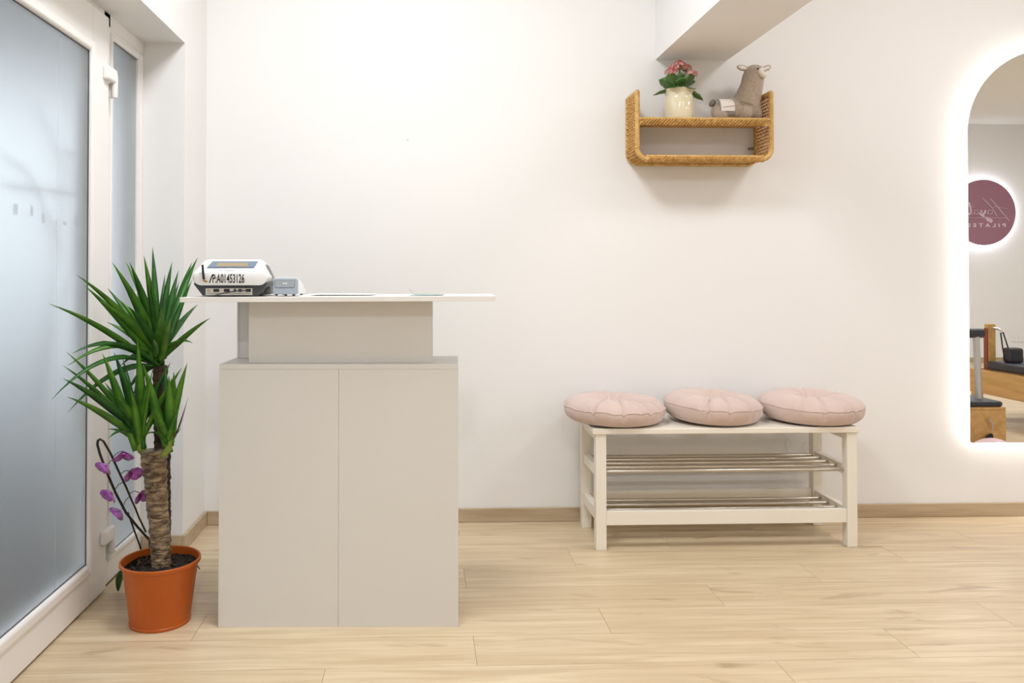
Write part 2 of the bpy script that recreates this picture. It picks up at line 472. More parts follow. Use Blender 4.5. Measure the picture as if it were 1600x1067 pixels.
for i, st in enumerate(stems):
    MB().tube(st, [0.0042 - 0.0005 * k for k in range(len(st))], 7).build('branch', M_wand, tw, smooth=True)

# ------------------------------------------------------------------ ceiling lamps
for i, (lx, ly, sz, wt, lc) in enumerate(LAMPS):
    lab = ['square ceiling light panel over the counter', 'square ceiling light panel behind the camera on the left bay',
           'square ceiling light panel over the bench side of the beam', 'square ceiling light panel behind the camera right of the beam',
           'square ceiling light panel over the second exercise machine', 'square ceiling light panel near the sign wall',
           'square ceiling light panel at the far right'][i]
    t = thing('ceiling_light', lab, 'ceiling light', (lx, ly, CEIL), group='ceiling light panels')
    h = sz / 2
    m = MB(); m.box(lx - h - 0.02, lx + h + 0.02, ly - h - 0.02, ly - h, CEIL - 0.03, CEIL); m.box(lx - h - 0.02, lx + h + 0.02, ly + h, ly + h + 0.02, CEIL - 0.03, CEIL)
    m.box(lx - h - 0.02, lx - h, ly - h, ly + h, CEIL - 0.03, CEIL); m.box(lx + h, lx + h + 0.02, ly - h, ly + h, CEIL - 0.03, CEIL)
    m.build('frame', M_white, t)
    box_part('diffuser', emis('lamp_diffuser', (*lc, 1), 1.5), t, lx - h, lx + h, ly - h, ly + h, CEIL - 0.012, CEIL - 0.004, bevel=0)
    ld = bpy.data.lights.new('panel_lamp', 'AREA'); ld.shape = 'SQUARE'; ld.size = sz; ld.energy = wt; ld.color = lc
    lo = bpy.data.objects.new('panel_lamp', ld); COL.objects.link(lo); lo.parent = t; lo.location = (0, 0, -0.035)

# ------------------------------------------------------------------ reception counter
ct = thing('reception_counter', 'two tier greige and white reception counter standing by the potted yucca', 'counter', (-0.2665, 2.6065, 0), R(-2.18))
L_ = dict(local=True)
hw = 0.3807
box_part('front_panel', M_counter, ct, -hw, -0.0003, 0, 0.018, 0.0, 0.8165, 0.0004, True)
box_part('front_panel', M_counter, ct, 0.0003, hw, 0, 0.018, 0.0, 0.8165, 0.0004, True)
box_part('side_panel', M_counter, ct, -hw, -hw + 0.018, 0.0182, 0.268, 0.0, 0.816, 0.0008, True)
box_part('side_panel', M_counter, ct, hw - 0.018, hw, 0.0182, 0.268, 0.0, 0.816, 0.0008, True)
box_part('top_board', M_counter, ct, -hw, hw, 0.0, 0.268, 0.8168, 0.833, 0.0006, True)
box_part('riser_panel', M_counter, ct, -0.2955, 0.2985, 0.033, 0.051, 0.8332, 1.0335, 0.001, True)
for sx in (-1, 1):
    m = MB()
    xa = -0.375 if sx < 0 else 0.245
    m.box(xa, xa + 0.007, 0.19, 0.235, 0.8332, 1.0335)
    m.box(xa + 0.016, xa + 0.038, 0.19, 0.235, 0.8332, 1.0335)
    m.box(xa + 0.007, xa + 0.016, 0.193, 0.235, 0.8332, 1.0335)
    m.box(xa + 0.038, xa + 0.046, 0.185, 0.235, 0.8332, 1.0335)
    m.build('rear_support', M_pvc, ct, local=True, bevel=0.001)
MT = Matrix.Rotation(R(-0.25), 4, 'Y')
mt = MB().box(-0.489, 0.497, -0.056, 0.25, 0, 0.0158, Matrix.Translation((0, 0, 1.0338)) @ MT).build('worktop', M_top, ct, local=True, bevel=0.0008)

# ------------------------------------------------------------------ fiscal printer
ZT = 1.0515
pr = thing('fiscal_printer', 'white and charcoal fiscal printer with black serial lettering on the counter', 'printer', (-0.610, 2.600, ZT), R(-1.0))
def rrect(wb, wt, z0, z1, rb, rtp, y, n=6):
    """outline in xz at depth y: bottom half width wb, top half width wt, corner radii"""
    pts = []
    for cx, cz, r_, a0 in ((wb - rb, z0 + rb, rb, -90), (wt - rtp, z1 - rtp, rtp, 0), (-(wt - rtp), z1 - rtp, rtp, 90), (-(wb - rb), z0 + rb, rb, 180)):
        for k in range(n + 1):
            a = R(a0 + 90 * k / n)
            pts.append((cx + r_ * math.cos(a), y, cz + r_ * math.sin(a)))
    return pts
m = MB()
m.loft([rrect(0.110, 0.113, 0.0345, 0.0720, 0.024, 0.010, 0.0), rrect(0.1160, 0.1165, 0.0332, 0.0745, 0.027, 0.012, 0.0012),
        rrect(0.1185, 0.117, 0.033, 0.0765, 0.028, 0.012, 0.004), rrect(0.1185, 0.102, 0.033, 0.1135, 0.028, 0.018, 0.050),
        rrect(0.1185, 0.100, 0.033, 0.1165, 0.028, 0.020, 0.062), rrect(0.117, 0.096, 0.033, 0.112, 0.028, 0.02, 0.080)])
sh = m.build('shell', M_white, pr, local=True, smooth=True, angle=50)
m = MB()
m.loft([rrect(0.114, 0.096, 0.006, 0.106, 0.006, 0.02, 0.079), rrect(0.116, 0.098, 0.004, 0.098, 0.006, 0.02, 0.115), rrect(0.116, 0.104, 0.004, 0.068, 0.006, 0.016, 0.17), rrect(0.116, 0.104, 0.004, 0.034, 0.006, 0.012, 0.215)])
m.build('rear_body', M_grey, pr, local=True, smooth=True, angle=50)
m = MB()
m.loft([rrect(0.1, 0.092, 0.100, 0.112, 0.004, 0.004, 0.078), rrect(0.102, 0.094, 0.094, 0.104, 0.004, 0.004, 0.117), rrect(0.106, 0.1, 0.062, 0.0735, 0.004, 0.004, 0.172), rrect(0.106, 0.1, 0.030, 0.039, 0.0035, 0.0035, 0.217)])
m.build('paper_cover', M_white, pr, local=True, smooth=True, angle=50)
m = MB()
m.loft([rrect(0.090, 0.115, 0.0, 0.046, 0.004, 0.010, 0.008), rrect(0.092, 0.116, 0.0, 0.046, 0.004, 0.010, 0.20)])
m.build('base', M_char, pr, local=True, smooth=True)
pp = box_part('port_panel', mat('port_plate', srgb(186, 182, 172), 0.5), pr, -0.077, 0.070, 0.003, 0.009, 0.002, 0.0235, 0.0004, True)
for x0, x1 in ((-0.052, -0.034), (-0.019, -0.001), (0.012, 0.019), (0.027, 0.037), (0.050, 0.066)):
    MB().box(x0, x1, 0.0012, 0.004, 0.0125, 0.0215).build('port', M_black, pp, local=True, bevel=0.0006)
box_part('port', mat('slot_grey', srgb(120, 118, 112), 0.5), pp, -0.070, 0.066, 0.002, 0.004, 0.0072, 0.0085, 0, True)
MB().lathe([(0.0032, -0.002), (0.0032, 0.002)], 12).build('port', M_brass, pp, local=True).matrix_local = Matrix.Translation((-0.067, 0.002, 0.0165)) @ Matrix.Rotation(R(90), 4, 'X')
MB().tube([(0.058, 0.002, 0.017), (0.03, -0.008, 0.0165), (0.0, -0.012, 0.0115), (-0.022, -0.013, 0.0075), (-0.036, -0.012, 0.0035), (-0.044, -0.006, 0.0018)], 0.0016, 8).build('cable', M_black, pr, local=True, smooth=True)
# display on the sloping face
sl = math.atan2(0.1135 - 0.0765, 0.046)
MD = Matrix.Translation((0, 0.0295, 0.0975)) @ Matrix.Rotation(sl, 4, 'X')
m = MB(); m.prism([(-0.078, -0.0155), (0.072, -0.0155), (0.080, 0.0185), (-0.066, 0.0185)], -0.001, 0.0016, 'z')
m.v = [tuple(MD @ Vector(p)) for p in m.v]
ds = m.build('display', M_screenb, pr, local=True, bevel=0.0006)
MB().box(-0.048, 0.050, -0.0095, 0.009, 0.0012, 0.0022, MD).build('lcd', M_lcd, ds, local=True)
MB().box(-0.076, 0.070, -0.0153, -0.0125, 0.0012, 0.0022, MD).build('bezel_edge', mat('bezel_dark', srgb(96, 104, 118), 0.4), ds, local=True)
MTX = Matrix.Translation((0, -0.0006, 0)) @ Matrix.Rotation(R(90), 4, 'X')
text_mesh('P:A01453126', 0.03, 'serial_lettering', M_ink, pr, Matrix.Translation((-0.004, 0, 0.0545)) @ MTX, 1.0, 0.00035, space=1.0, fit=(0.100, 0.0285), )
MB().box(-0.0016, 0.0016, -0.0010, 0.0004, -0.0145, 0.0135, Matrix.Translation((-0.0590, 0, 0.0545)) @ Matrix.Rotation(R(20), 4, 'Y')).build('serial_slash', M_ink, pr, local=True)
text_mesh('SIS, RIBBON', 0.0055, 'small_lettering', M_inkg, pr, Matrix.Translation((-0.010, 0.0055, 0.0800)) @ Matrix.Rotation(R(-45), 4, 'X') @ MTX, 1.0, 0.0, fit=(0.05, 0.0042))
an = MB().tube([(-0.080, -0.006, 0.052), (-0.0825, -0.006, 0.075), (-0.0845, -0.005, 0.098)], 0.0036, 12).build('antenna', M_black, pr, local=True, smooth=True)
MB().tube([(-0.080, -0.006, 0.053), (-0.0795, -0.006, 0.048), (-0.075, -0.004, 0.045), (-0.072, 0.003, 0.045)], [0.0030, 0.0034, 0.0034, 0.003], 10).build('antenna_joint', M_brass, an, local=True, smooth=True)

# ------------------------------------------------------------------ card terminal
ps = thing('card_terminal', 'small blue grey card terminal beside the printer on the counter', 'terminal', (-0.438, 2.612, ZT), R(-3))
m = MB()
m.loft([rrect(0.0375, 0.037, 0.006, 0.050, 0.006, 0.006, 0.0), rrect(0.0395, 0.039, 0.004, 0.054, 0.007, 0.007, 0.004), rrect(0.0395, 0.039, 0.004, 0.056, 0.007, 0.008, 0.012)])
bd = m.build('front_housing', M_bluegrey, ps, local=True, smooth=True, angle=50)
m = MB()
m.loft([rrect(0.0405, 0.040, 0.004, 0.0575, 0.007, 0.008, 0.012), rrect(0.041, 0.040, 0.004, 0.058, 0.007, 0.010, 0.022), rrect(0.041, 0.0405, 0.004, 0.044, 0.007, 0.008, 0.07), rrect(0.041, 0.0405, 0.004, 0.018, 0.004, 0.004, 0.125)])
m.build('rear_shell', M_white, ps, local=True, smooth=True, angle=50)
m = MB(); m.prism([(-0.031, 0.0265), (0.029, 0.0265), (0.032, 0.0500), (-0.032, 0.0500)], -0.0012, 0.001, 'y')
pn = m.build('inset_panel', mat('terminal_panel', srgb(160, 166, 172), 0.35), ps, local=True, bevel=0.0006)
m = MB(); m.prism([(-0.0325, 0.0250), (0.0305, 0.0250), (0.0335, 0.0515), (-0.0335, 0.0515)], -0.0006, 0.0008, 'y')
m.build('panel_rim', mat('panel_rim', srgb(98, 116, 140), 0.4), pn, local=True)
for dx in (-0.005, 0.0005, 0.005):
    MB().box(dx - 0.0016, dx + 0.0016, -0.0016, -0.001, 0.037, 0.041).build('mark', M_white, pn, local=True)
for x, y in ((-0.03, 0.01), (0.0, 0.01), (0.026, 0.01), (0.03, 0.11), (-0.03, 0.11)):
    MB().lathe([(0.0045, 0.0), (0.005, 0.0045)], 12, (x, y, 0)).build('foot', M_black, ps, local=True)

# papers and sleeve
def sheet(name, label, cat_, cx, cy, sx, sy, rz, z, mat_, th=0.0006, curl=0.0, curl_w=0.03):
    m = MB(); nx, ny = 16, 8
    top = []
    for j in range(ny + 1):
        for i in range(nx + 1):
            x = -sx / 2 + sx * i / nx; y = -sy / 2 + sy * j / ny
            c_ = max(0, 1 - (x + sx / 2) / curl_w) ** 2 * curl
            top.append((x, y, c_))
    n = len(top); vs = top + [(x, y, z_ + th) for x, y, z_ in top]
    fs = []
    for j in range(ny):
        for i in range(nx):
            a = j * (nx + 1) + i
            fs.append((a, a + nx + 1, a + nx + 2, a + 1)); fs.append((n + a, n + a + 1, n + a + nx + 2, n + a + nx + 1))
    edge = [i for i in range(nx + 1)] + [j * (nx + 1) + nx for j in range(1, ny + 1)] + [ny * (nx + 1) + i for i in range(nx - 1, -1, -1)] + [j * (nx + 1) for j in range(ny - 1, 0, -1)]
    for k in range(len(edge)):
        a, b = edge[k], edge[(k + 1) % len(edge)]
        fs.append((a, b, n + b, n + a))
    o = m.add(vs, fs).build(name, mat_, None, loc=(cx, cy, z), local=True)
    o.rotation_euler = (0, 0, R(rz))
    return setp(o, label, cat_)
sheet('paper_sheet', 'white paper sheet lying flat on the counter beside the card terminal', 'paper', -0.265, 2.735, 0.21, 0.148, -3, ZT + 0.0012, M_paper, 0.0012)
sheet('plastic_sleeve', 'pale teal clear plastic sleeve with a curled corner on the counter', 'plastic sleeve', 0.012, 2.66, 0.11, 0.15, 2, ZT + 0.0022, M_teal, 0.001, 0.018, 0.02)
pc = MB(); pc.tube([(-0.008, 0, 0.002), (0.008, 0, 0.002), (0.009, 0.003, 0.002), (0.007, 0.006, 0.002), (-0.007, 0.006, 0.002), (-0.008, 0.003, 0.002), (0.004, 0.002, 0.0025)], 0.0009, 6)
setp(pc.build('paper_clip', M_steel, None, loc=(0.066, 2.615, ZT + 0.0032), local=True, smooth=True), 'small steel paper clip at the right end of the counter top', 'paper clip')

# ------------------------------------------------------------------ bench
bn = thing('shoe_bench', 'cream slatted shoe bench with steel rails against the back wall', 'bench', (1.243, 3.455, 0))
bx0, bx1, by0, by1 = 0.691, 1.795, 3.280, 3.630
box_part('seat', M_bench, bn, bx0, bx1, by0, by1, 0.470, 0.493, 0.003)
lw = 0.043
for x in (0.704, 1.744):
    for y in (3.287, 3.580):
        box_part('leg', M_bench, bn, x, x + lw, y, y + 0.041, 0.0, 0.4698, 0.002)
for x in (0.712, 1.752):
    box_part('side_rail', M_bench, bn, x, x + 0.026, 3.3282, 3.5798, 0.107, 0.155, 0.0015)
    box_part('side_rail', M_bench, bn, x, x + 0.026, 3.3282, 3.5798, 0.289, 0.329, 0.0015)
    box_part('side_apron', M_bench, bn, x, x + 0.026, 3.3282, 3.5798, 0.437, 0.4698, 0.0015)
box_part('front_rail', M_bench, bn, 0.7472, 1.7438, 3.291, 3.315, 0.100, 0.155, 0.0015)
box_part('back_rail', M_bench, bn, 0.7472, 1.7438, 3.592, 3.614, 0.112, 0.160, 0.0015)
def bar(y, z):
    MB().tube([(0.738, y, z), (0.741, y, z), (1.749, y, z), (1.7522, y, z)], [0.0062, 0.0075, 0.0075, 0.0062], 14).build('steel_bar', M_steel, bn, smooth=True)
for y in (3.318, 3.388, 3.458, 3.525, 3.588): bar(y, 0.312)
for y in (3.385, 3.455, 3.525): bar(y, 0.136)

# ------------------------------------------------------------------ cushions
def cushion(label, cx, cy, rad, hgt, tiltx, tilty, seed, folds):
    rr = random.Random(seed)
    t = thing('round_cushion', label, 'cushion', (cx, cy, 0.4935), group='round cushions on the bench')
    NA = 160
    prof = [(0.0, 0.48), (0.04, 0.49), (0.09, 0.55), (0.16, 0.68), (0.26, 0.84), (0.38, 0.95), (0.52, 1.0), (0.66, 0.985), (0.78, 0.94), (0.88, 0.86), (0.955, 0.75), (0.99, 0.64), (1.0, 0.56), (0.997, 0.48), (0.985, 0.36), (0.95, 0.22), (0.88, 0.10), (0.76, 0.03), (0.58, 0.0), (0.3, 0.0), (0.0, 0.0)]
    wr = [(rr.uniform(0, 6.28), rr.uniform(0.03, 0.07), rr.uniform(0.25, 0.7)) for _ in range(18)]
    wr += [(a, 0.03, 1.9) for a in folds]
    rings = []
    M = Matrix.Rotation(tiltx, 3, 'X') @ Matrix.Rotation(tilty, 3, 'Y')
    for q, h in prof:
        ring = []
        for j in range(NA):
            a = 2 * math.pi * j / NA
            wv = 0
            for wa, ws, wd in wr:
                d = abs((a - wa + math.pi) % (2 * math.pi) - math.pi)
                wv += wd * math.exp(-(d / ws) ** 2)
            ramp_ = max(0.0, min(1.0, (q - 0.05) / 0.2))
            r_ = rad * max(q, 0.004) * (1 + 0.012 * math.sin(3 * a + seed))
            z = hgt * h
            if h > 0.30:
                z -= 0.0085 * wv * ramp_ * (1.2 - 0.4 * q)
                nz = noise.noise(Vector((math.cos(a) * q * 3 + seed, math.sin(a) * q * 3, 0)))
                z += 0.006 * nz * ramp_
                if q > 0.9: r_ -= 0.006 * min(wv, 1.5)
            z += 0.0016 * math.sin(46 * a + seed) * (1 if 0.3 < h < 0.6 and q > 0.9 else 0)
            p = M @ Vector((r_ * math.cos(a), r_ * math.sin(a), z))
            ring.append(p)
        rings.append(ring)
    mz = min(p.z for r_ in rings for p in r_)
    rings = [[Vector((p.x, p.y, max(p.z - mz * 0.55, 0.0))) for p in r_] for r_ in rings]
    MB().loft(rings).build('cover', M_cush, t, local=True, smooth=True, angle=180)
    # piped seam where the top meets the side band
    pts = []
    src = rings[11]
    seam = MB()
    k = [src[j] + (src[j] - Vector((0, 0, src[j].z))).normalized() * 0.0008 for j in range(NA)]
    n = 6
    rg = []
    for j in range(NA):
        tdir = (k[(j + 1) % NA] - k[j - 1]).normalized(); u = Vector((0, 0, 1)); s_ = tdir.cross(u).normalized(); u = s_.cross(tdir)
        rg.append([k[j] + (s_ * math.cos(b) + u * math.sin(b)) * 0.0022 for b in [2 * math.pi * i / n for i in range(n)]])
    seam.loft(rg, closed=True).build('piping', M_cush, t, local=True, smooth=True, angle=180)
    c0 = rings[0][0]
    MB().ell((c0.x * 0, 0, c0.z + 0.001), 0.013, 0.013, 0.005).build('tuft_button', M_cush, t, local=True, smooth=True)
cushion('round dusty pink cushion at the left end of the bench, overhanging it', 0.816, 3.455, 0.214, 0.106, R(1.0), R(0.8), 3, (-1.0, -0.7, -2.2, -1.6))
cushion('round dusty pink cushion in the middle of the bench', 1.243, 3.462, 0.205, 0.114, R(1.8), R(2.0), 8, (-2.0, -1.55, -1.0))
cushion('round dusty pink cushion at the right end of the bench nearest the mirror', 1.672, 3.462, 0.214, 0.112, R(2.2), R(0.8), 15, (-1.75, -1.05))

# thin cable looping on the wall behind the bench
cb = MB(); pts = []
for k in range(40):
    a = k / 39 * math.pi * 3.2
    pts.append((1.66 + 0.035 * k / 10 + 0.03 * math.cos(a), 3.684, 0.325 + 0.04 * math.sin(a) - 0.0004 * k))
setp(cb.tube(pts, 0.0022, 6).build('thin_cable', M_white, None, loc=(1.7, 3.684, 0.3), smooth=True), 'thin white cable looped on the wall behind the bench', 'cable')

# ------------------------------------------------------------------ wicker shelf
sx0, sx1, syf, syb, sz0, sz1 = 0.928, 1.545, 3.504, 3.690, 1.610, 1.930
ws = thing('wicker_shelf', 'honey coloured wicker wall shelf with two tiers', 'shelf', (1.236, 3.60, sz0))
TH = 0.020
def wrapped(pts, r, name, parent, n=10, pitch=0.0065):
    """tube with the ridges of a wound strand"""
    P = [Vector(p) for p in pts]
    out = []
    for a, b in zip(P[:-1], P[1:]):
        L = (b - a).length; k = max(2, int(L / (pitch / 3)))
        for i in range(k): out.append(a.lerp(b, i / k))
    out.append(P[-1])
    rs = [r * (1 + 0.07 * math.sin(2 * math.pi * i / 3.0)) for i in range(len(out))]
    return MB().tube(out, rs, n).build(name, M_rat, parent, smooth=True, angle=180)
def corner(cx, cz, r, a0, a1, y, n=6):
    return [(cx + r * math.cos(R(a0 + (a1 - a0) * k / n)), y, cz + r * math.sin(R(a0 + (a1 - a0) * k / n))) for k in range(n + 1)]
rr_ = 0.011; cr = 0.045
xl, xr_, zb = sx0 + rr_, sx1 - rr_, sz0 + 0.016
for y, nm in ((syf + rr_, 'front_rim'), (syb - rr_, 'back_rim')):
    path = [(xl, y, sz1 - rr_), (xl, y, zb + cr)] + corner(xl + cr, zb + cr, cr, 180, 270, y) + [(xr_ - cr, y, zb)] + corner(xr_ - cr, zb + cr, cr, 270, 360, y) + [(xr_, y, sz1 - rr_)]
    wrapped(path, rr_, nm, ws)
for x in (xl, xr_):
    wrapped([(x, syf + rr_, sz1 - rr_), (x, syb - rr_, sz1 - rr_)], rr_, 'top_rim', ws)
# woven sides: stakes and weavers; the left side is woven tighter
def woven_side(x, sgn, dy, dz, rs, rw):
    # path from the top of the side down and round the corner to the lower deck
    path = [(x, sz1 - 2 * rr_ + 0.004), (x, zb + cr)] + [(x + sgn * (cr - cr * math.cos(R(10 * k))), zb + cr - cr * math.sin(R(10 * k))) for k in range(1, 10)]
    def at(d):
        for (a, b), (c, e) in zip(path[:-1], path[1:]):
            L = math.hypot(c - a, e - b)
            if d <= L or (c, e) == path[-1]:
                u = min(d / L, 1.0); return a + (c - a) * u, b + (e - b) * u, -(e - b) / L, (c - a) / L
            d -= L
    total = sum(math.hypot(c - a, e - b) for (a, b), (c, e) in zip(path[:-1], path[1:]))
    m = MB(); ys = []; y = syf + 2 * rr_ - 0.002
    while y < syb - 2 * rr_ + 0.004: ys.append(y); y += dy
    for y in ys: m.tube([(a, y, b) for a, b in path], rs, 5)
    d = 0.006; k = 0
    while d < total:
        a, b, nx, nz = at(d)
        pts = [(a, syf + rr_, b)]
        for i, y in enumerate(ys):
            s_ = 1 if (i + k) % 2 else -1
            j = rnd.uniform(-0.0012, 0.0012)
            pts.append((a + s_ * nx * (rs + rw * 0.7), y, b + s_ * nz * (rs + rw * 0.7) + j))
        pts.append((a, syb - rr_, b))
        m.tube(pts, rw, 5); d += dz; k += 1
    o = m.build('woven_side', M_rat2, ws, smooth=True)
    o['kind'] = 'stuff'
woven_side(xl, 1, 0.0180, 0.0125, 0.0034, 0.0054)
woven_side(xr_, -1, 0.0150, 0.0150, 0.0026, 0.0030)
# shelves: braided front band plus woven deck
def deck(x0, x1, ztop, hband):
    b = MB()
    # braid: two crossing strand waves over a core
    zc = ztop - hband / 2
    b.box(x0, x1, syf + 0.006, syf + 0.014, ztop - hband + 0.002, ztop - 0.002)
    n = int((x1 - x0) / 0.0145)
    for k in range(n + 1):
        xa = x0 + (x1 - x0) * k / n
        dx = 0.034
        if xa + dx > x1 + 0.004: break
        j = rnd.uniform(-0.001, 0.001)
        b.tube([(xa, syf + 0.005, ztop - hband + 0.004 + j), (xa + dx * 0.5, syf - 0.001, zc + j), (xa + dx, syf + 0.005, ztop - 0.005 + j)], 0.0050, 6, flat=0.8)
    o = b.build('braided_edge', M_rat2, ws, smooth=True); o['kind'] = 'stuff'
    wrapped([(x0, syf + 0.008, ztop - 0.005), (x1, syf + 0.008, ztop - 0.005)], 0.0075, 'edge_rod', ws)
    d = MB(); y = syf + 0.018
    while y < syb - 0.004:
        d.tube([(x0, y, ztop - 0.007), ((x0 + x1) / 2, y, ztop - 0.0072), (x1, y, ztop - 0.007)], 0.0052, 6); y += 0.0095
    d = d.build('woven_deck', M_rat, ws, smooth=True); d['kind'] = 'stuff'
ZM = 1.806
deck(xl + rr_ * 0.6, xr_ - rr_ * 0.6, ZM, 0.036)
deck(xl + cr * 0.8, xr_ - cr * 0.8, 1.641, 0.030)
for x in (xl + rr_, xr_ - rr_):
    MB().tube([(x, syb - 0.012, 1.70), (x + (0.012 if x < 1.2 else -0.012), syb - 0.004, 1.70), (x + (0.02 if x < 1.2 else -0.02), syb + 0.003, 1.70)], 0.006, 8).build('wall_hook', M_grey, ws, smooth=True)

# ------------------------------------------------------------------ kalanchoe in glazed jar
kx, ky = 1.150, 3.598
kp = thing('potted_kalanchoe', 'pink flowering kalanchoe in a cream glazed jar on the wicker shelf', 'potted plant', (kx, ky, ZM))
MB().lathe([(0.056, 0.0), (0.063, 0.002), (0.0655, 0.008), (0.0655, 0.05), (0.0655, 0.096), (0.0640, 0.106), (0.0605, 0.113), (0.0585, 0.118), (0.0595, 0.125), (0.0645, 0.134), (0.068, 0.1385), (0.068, 0.1405), (0.065, 0.1405), (0.058, 0.134), (0.054, 0.122), (0.052, 0.11)], 56, (kx, ky, ZM)).build('jar', M_ceram, kp, smooth=True, angle=60)
MB().lathe([(0.05, 0.112), (0.051, 0.118), (0.03, 0.121), (0.002, 0.122)], 24, (kx, ky, ZM)).build('soil', M_soil, kp, smooth=True)
def kleaf(base, dirv, L, W, droop, roll=0.0):
    base = Vector(base); d = Vector(dirv).normalized()
    up = Vector((0, 0, 1)); side = d.cross(up)
    if side.length < 0.1: side = Vector((1, 0, 0))
    side.normalize(); nrm = side.cross(d).normalized()
    side = (Matrix.Rotation(roll, 3, d) @ side); nrm = side.cross(d).normalized()
    n = 9; rings = []
    for i in range(n + 1):
        t = i / n
        c = base + d * (L * t) + Vector((0, 0, -droop * t * t * L)) 
        if t < 0.18: wd = W * (0.10 + 0.5 * t)
        else:
            u = (t - 0.18) / 0.82
            wd = W * (math.sin(math.pi * min(1, u * 0.88 + 0.12)) ** 0.6) * (1 + 0.10 * math.sin(u * 19))
        wd = max(wd, 0.0012)
        th = 0.0013
        rings.append([c - side * wd + nrm * 0.004 * wd / W, c - side * wd * 0.5 - nrm * th, c - nrm * (th + 0.002 * (wd / W)), c + side * wd * 0.5 - nrm * th, c + side * wd + nrm * 0.004 * wd / W, c + side * wd * 0.5 + nrm * th, c + nrm * (th - 0.003 * (wd / W)), c - side * wd * 0.5 + nrm * th])
    MB().loft(rings).build('leaf', M_kal, kp, smooth=True, angle=180)
zr = ZM + 0.128
for a, el, L, W, dr, z_, rl in ((180, 5, 0.105, 0.026, 0.25, 0.006, 0.2), (2, 0, 0.100, 0.024, 0.35, 0.004, -0.3), (-60, 12, 0.085, 0.030, 0.3, 0.008, 0), (-120, 15, 0.085, 0.032, 0.3, 0.010, 0.1),
                             (165, 38, 0.095, 0.034, 0.1, 0.016, 0.6), (15, 35, 0.090, 0.030, 0.15, 0.018, -0.5), (-90, 40, 0.075, 0.030, 0.2, 0.02, 0), (-150, 48, 0.085, 0.028, 0.1, 0.025, 0.4), (-30, 45, 0.085, 0.028, 0.1, 0.025, -0.4),
                             (90, 30, 0.07, 0.03, 0.2, 0.015, 0), (130, 50, 0.075, 0.026, 0.05, 0.03, 0.3), (50, 50, 0.075, 0.026, 0.05, 0.03, -0.3), (-95, 58, 0.062, 0.020, 0.0, 0.030, 0.1)):
    dv = (math.cos(R(a)) * math.cos(R(el)), math.sin(R(a)) * math.cos(R(el)), math.sin(R(el)))
    kleaf((kx + 0.012 * math.cos(R(a)), ky + 0.012 * math.sin(R(a)), zr + z_), dv, L, W, dr, rl)
def floret(m, c, d, r):
    d = Vector(d).normalized(); u = d.orthogonal().normalized(); v = d.cross(u)
    for k in range(4):
        a = math.pi / 2 * k + 0.4
        e = u * math.cos(a) + v * math.sin(a); s_ = d.cross(e)
        c = Vector(c)
        m.add([c - d * 0.001, c + e * r * 0.55 - s_ * r * 0.36 + d * 0.0012, c + e * r + d * 0.0006, c + e * r * 0.55 + s_ * r * 0.36 + d * 0.0012, c + e * r * 0.5 - d * 0.0014],
              [(0, 1, 4), (1, 2, 4), (2, 3, 4), (3, 0, 4), (0, 3, 1), (1, 3, 2)])
    m.tube([c - d * 0.010, c - d * 0.001], [0.0012, 0.0022], 5)
for cx, cy, cz, rad, nf, mt_, dark in ((-0.046, -0.034, 0.212, 0.027, 34, M_kfl, 0), (-0.006, -0.036, 0.236, 0.032, 44, M_kfl2, 0), (0.028, -0.010, 0.236, 0.027, 30, M_kfl, 0), (0.048, -0.030, 0.206, 0.026, 26, M_kfl2, 0), (0.002, 0.000, 0.258, 0.024, 24, M_kfl, 0), (-0.024, -0.010, 0.238, 0.022, 20, M_kfl, 0)):
    c0 = Vector((kx + cx, ky + cy, ZM + cz))
    st = MB(); st.tube([(kx + cx * 0.3, ky + cy * 0.3, ZM + 0.13), (kx + cx * 0.7, ky + cy * 0.7, ZM + 0.18), c0 - Vector((0, 0, 0.012))], [0.0028, 0.0024, 0.002], 7)
    m = MB()
    for k in range(nf):
        d = Vector((rnd.gauss(0, 1), rnd.gauss(0, 1) - 0.3, rnd.gauss(0.5, 0.8))).normalized()
        d.z = max(d.z, -0.25)
        p = c0 + Vector((d.x * rad, d.y * rad, d.z * rad * 0.7))
        floret(m, p, d, rnd.uniform(0.0055, 0.0075))
        if k % 3 == 0: st.tube([c0 - Vector((0, 0, 0.014)), p - d * 0.009], 0.0012, 5)
    so = st.build('flower_stem', M_kstem, kp, smooth=True)
    fo = m.build('flower_head', mt_, so); fo['kind'] = 'stuff'

# ------------------------------------------------------------------ plush llama
lx, ly, lz = 1.423, 3.592, ZM + 0.001
ll = thing('plush_llama', 'taupe plush llama toy with white face sitting on the wicker shelf', 'plush toy', (lx, ly, lz))
m = MB()
def rot(ax, deg): return Matrix.Rotation(R(deg), 3, ax)
m.ell((lx - 0.062, ly + 0.010, lz + 0.046), 0.064, 0.050, 0.047)            # rump and back
m.ell((lx - 0.015, ly + 0.004, lz + 0.054), 0.066, 0.052, 0.054)
m.ell((lx + 0.034, ly - 0.004, lz + 0.058), 0.060, 0.054, 0.060)            # chest
m.tube([(lx + 0.024, ly - 0.004, lz + 0.070), (lx + 0.040, ly - 0.008, lz + 0.118), (lx + 0.052, ly - 0.012, lz + 0.160), (lx + 0.060, ly - 0.014, lz + 0.205), (lx + 0.062, ly - 0.016, lz + 0.232)], [0.062, 0.055, 0.049, 0.047, 0.030], 24)
m.ell((lx + 0.062, ly - 0.018, lz + 0.212), 0.047, 0.044, 0.040)            # head
m.ell((lx + 0.082, ly - 0.046, lz + 0.210), 0.024, 0.020, 0.025)            # muzzle
m.ell((lx + 0.012, ly - 0.040, lz + 0.032), 0.028, 0.026, 0.034)            # front legs
m.ell((lx + 0.070, ly - 0.026, lz + 0.030), 0.024, 0.026, 0.032)
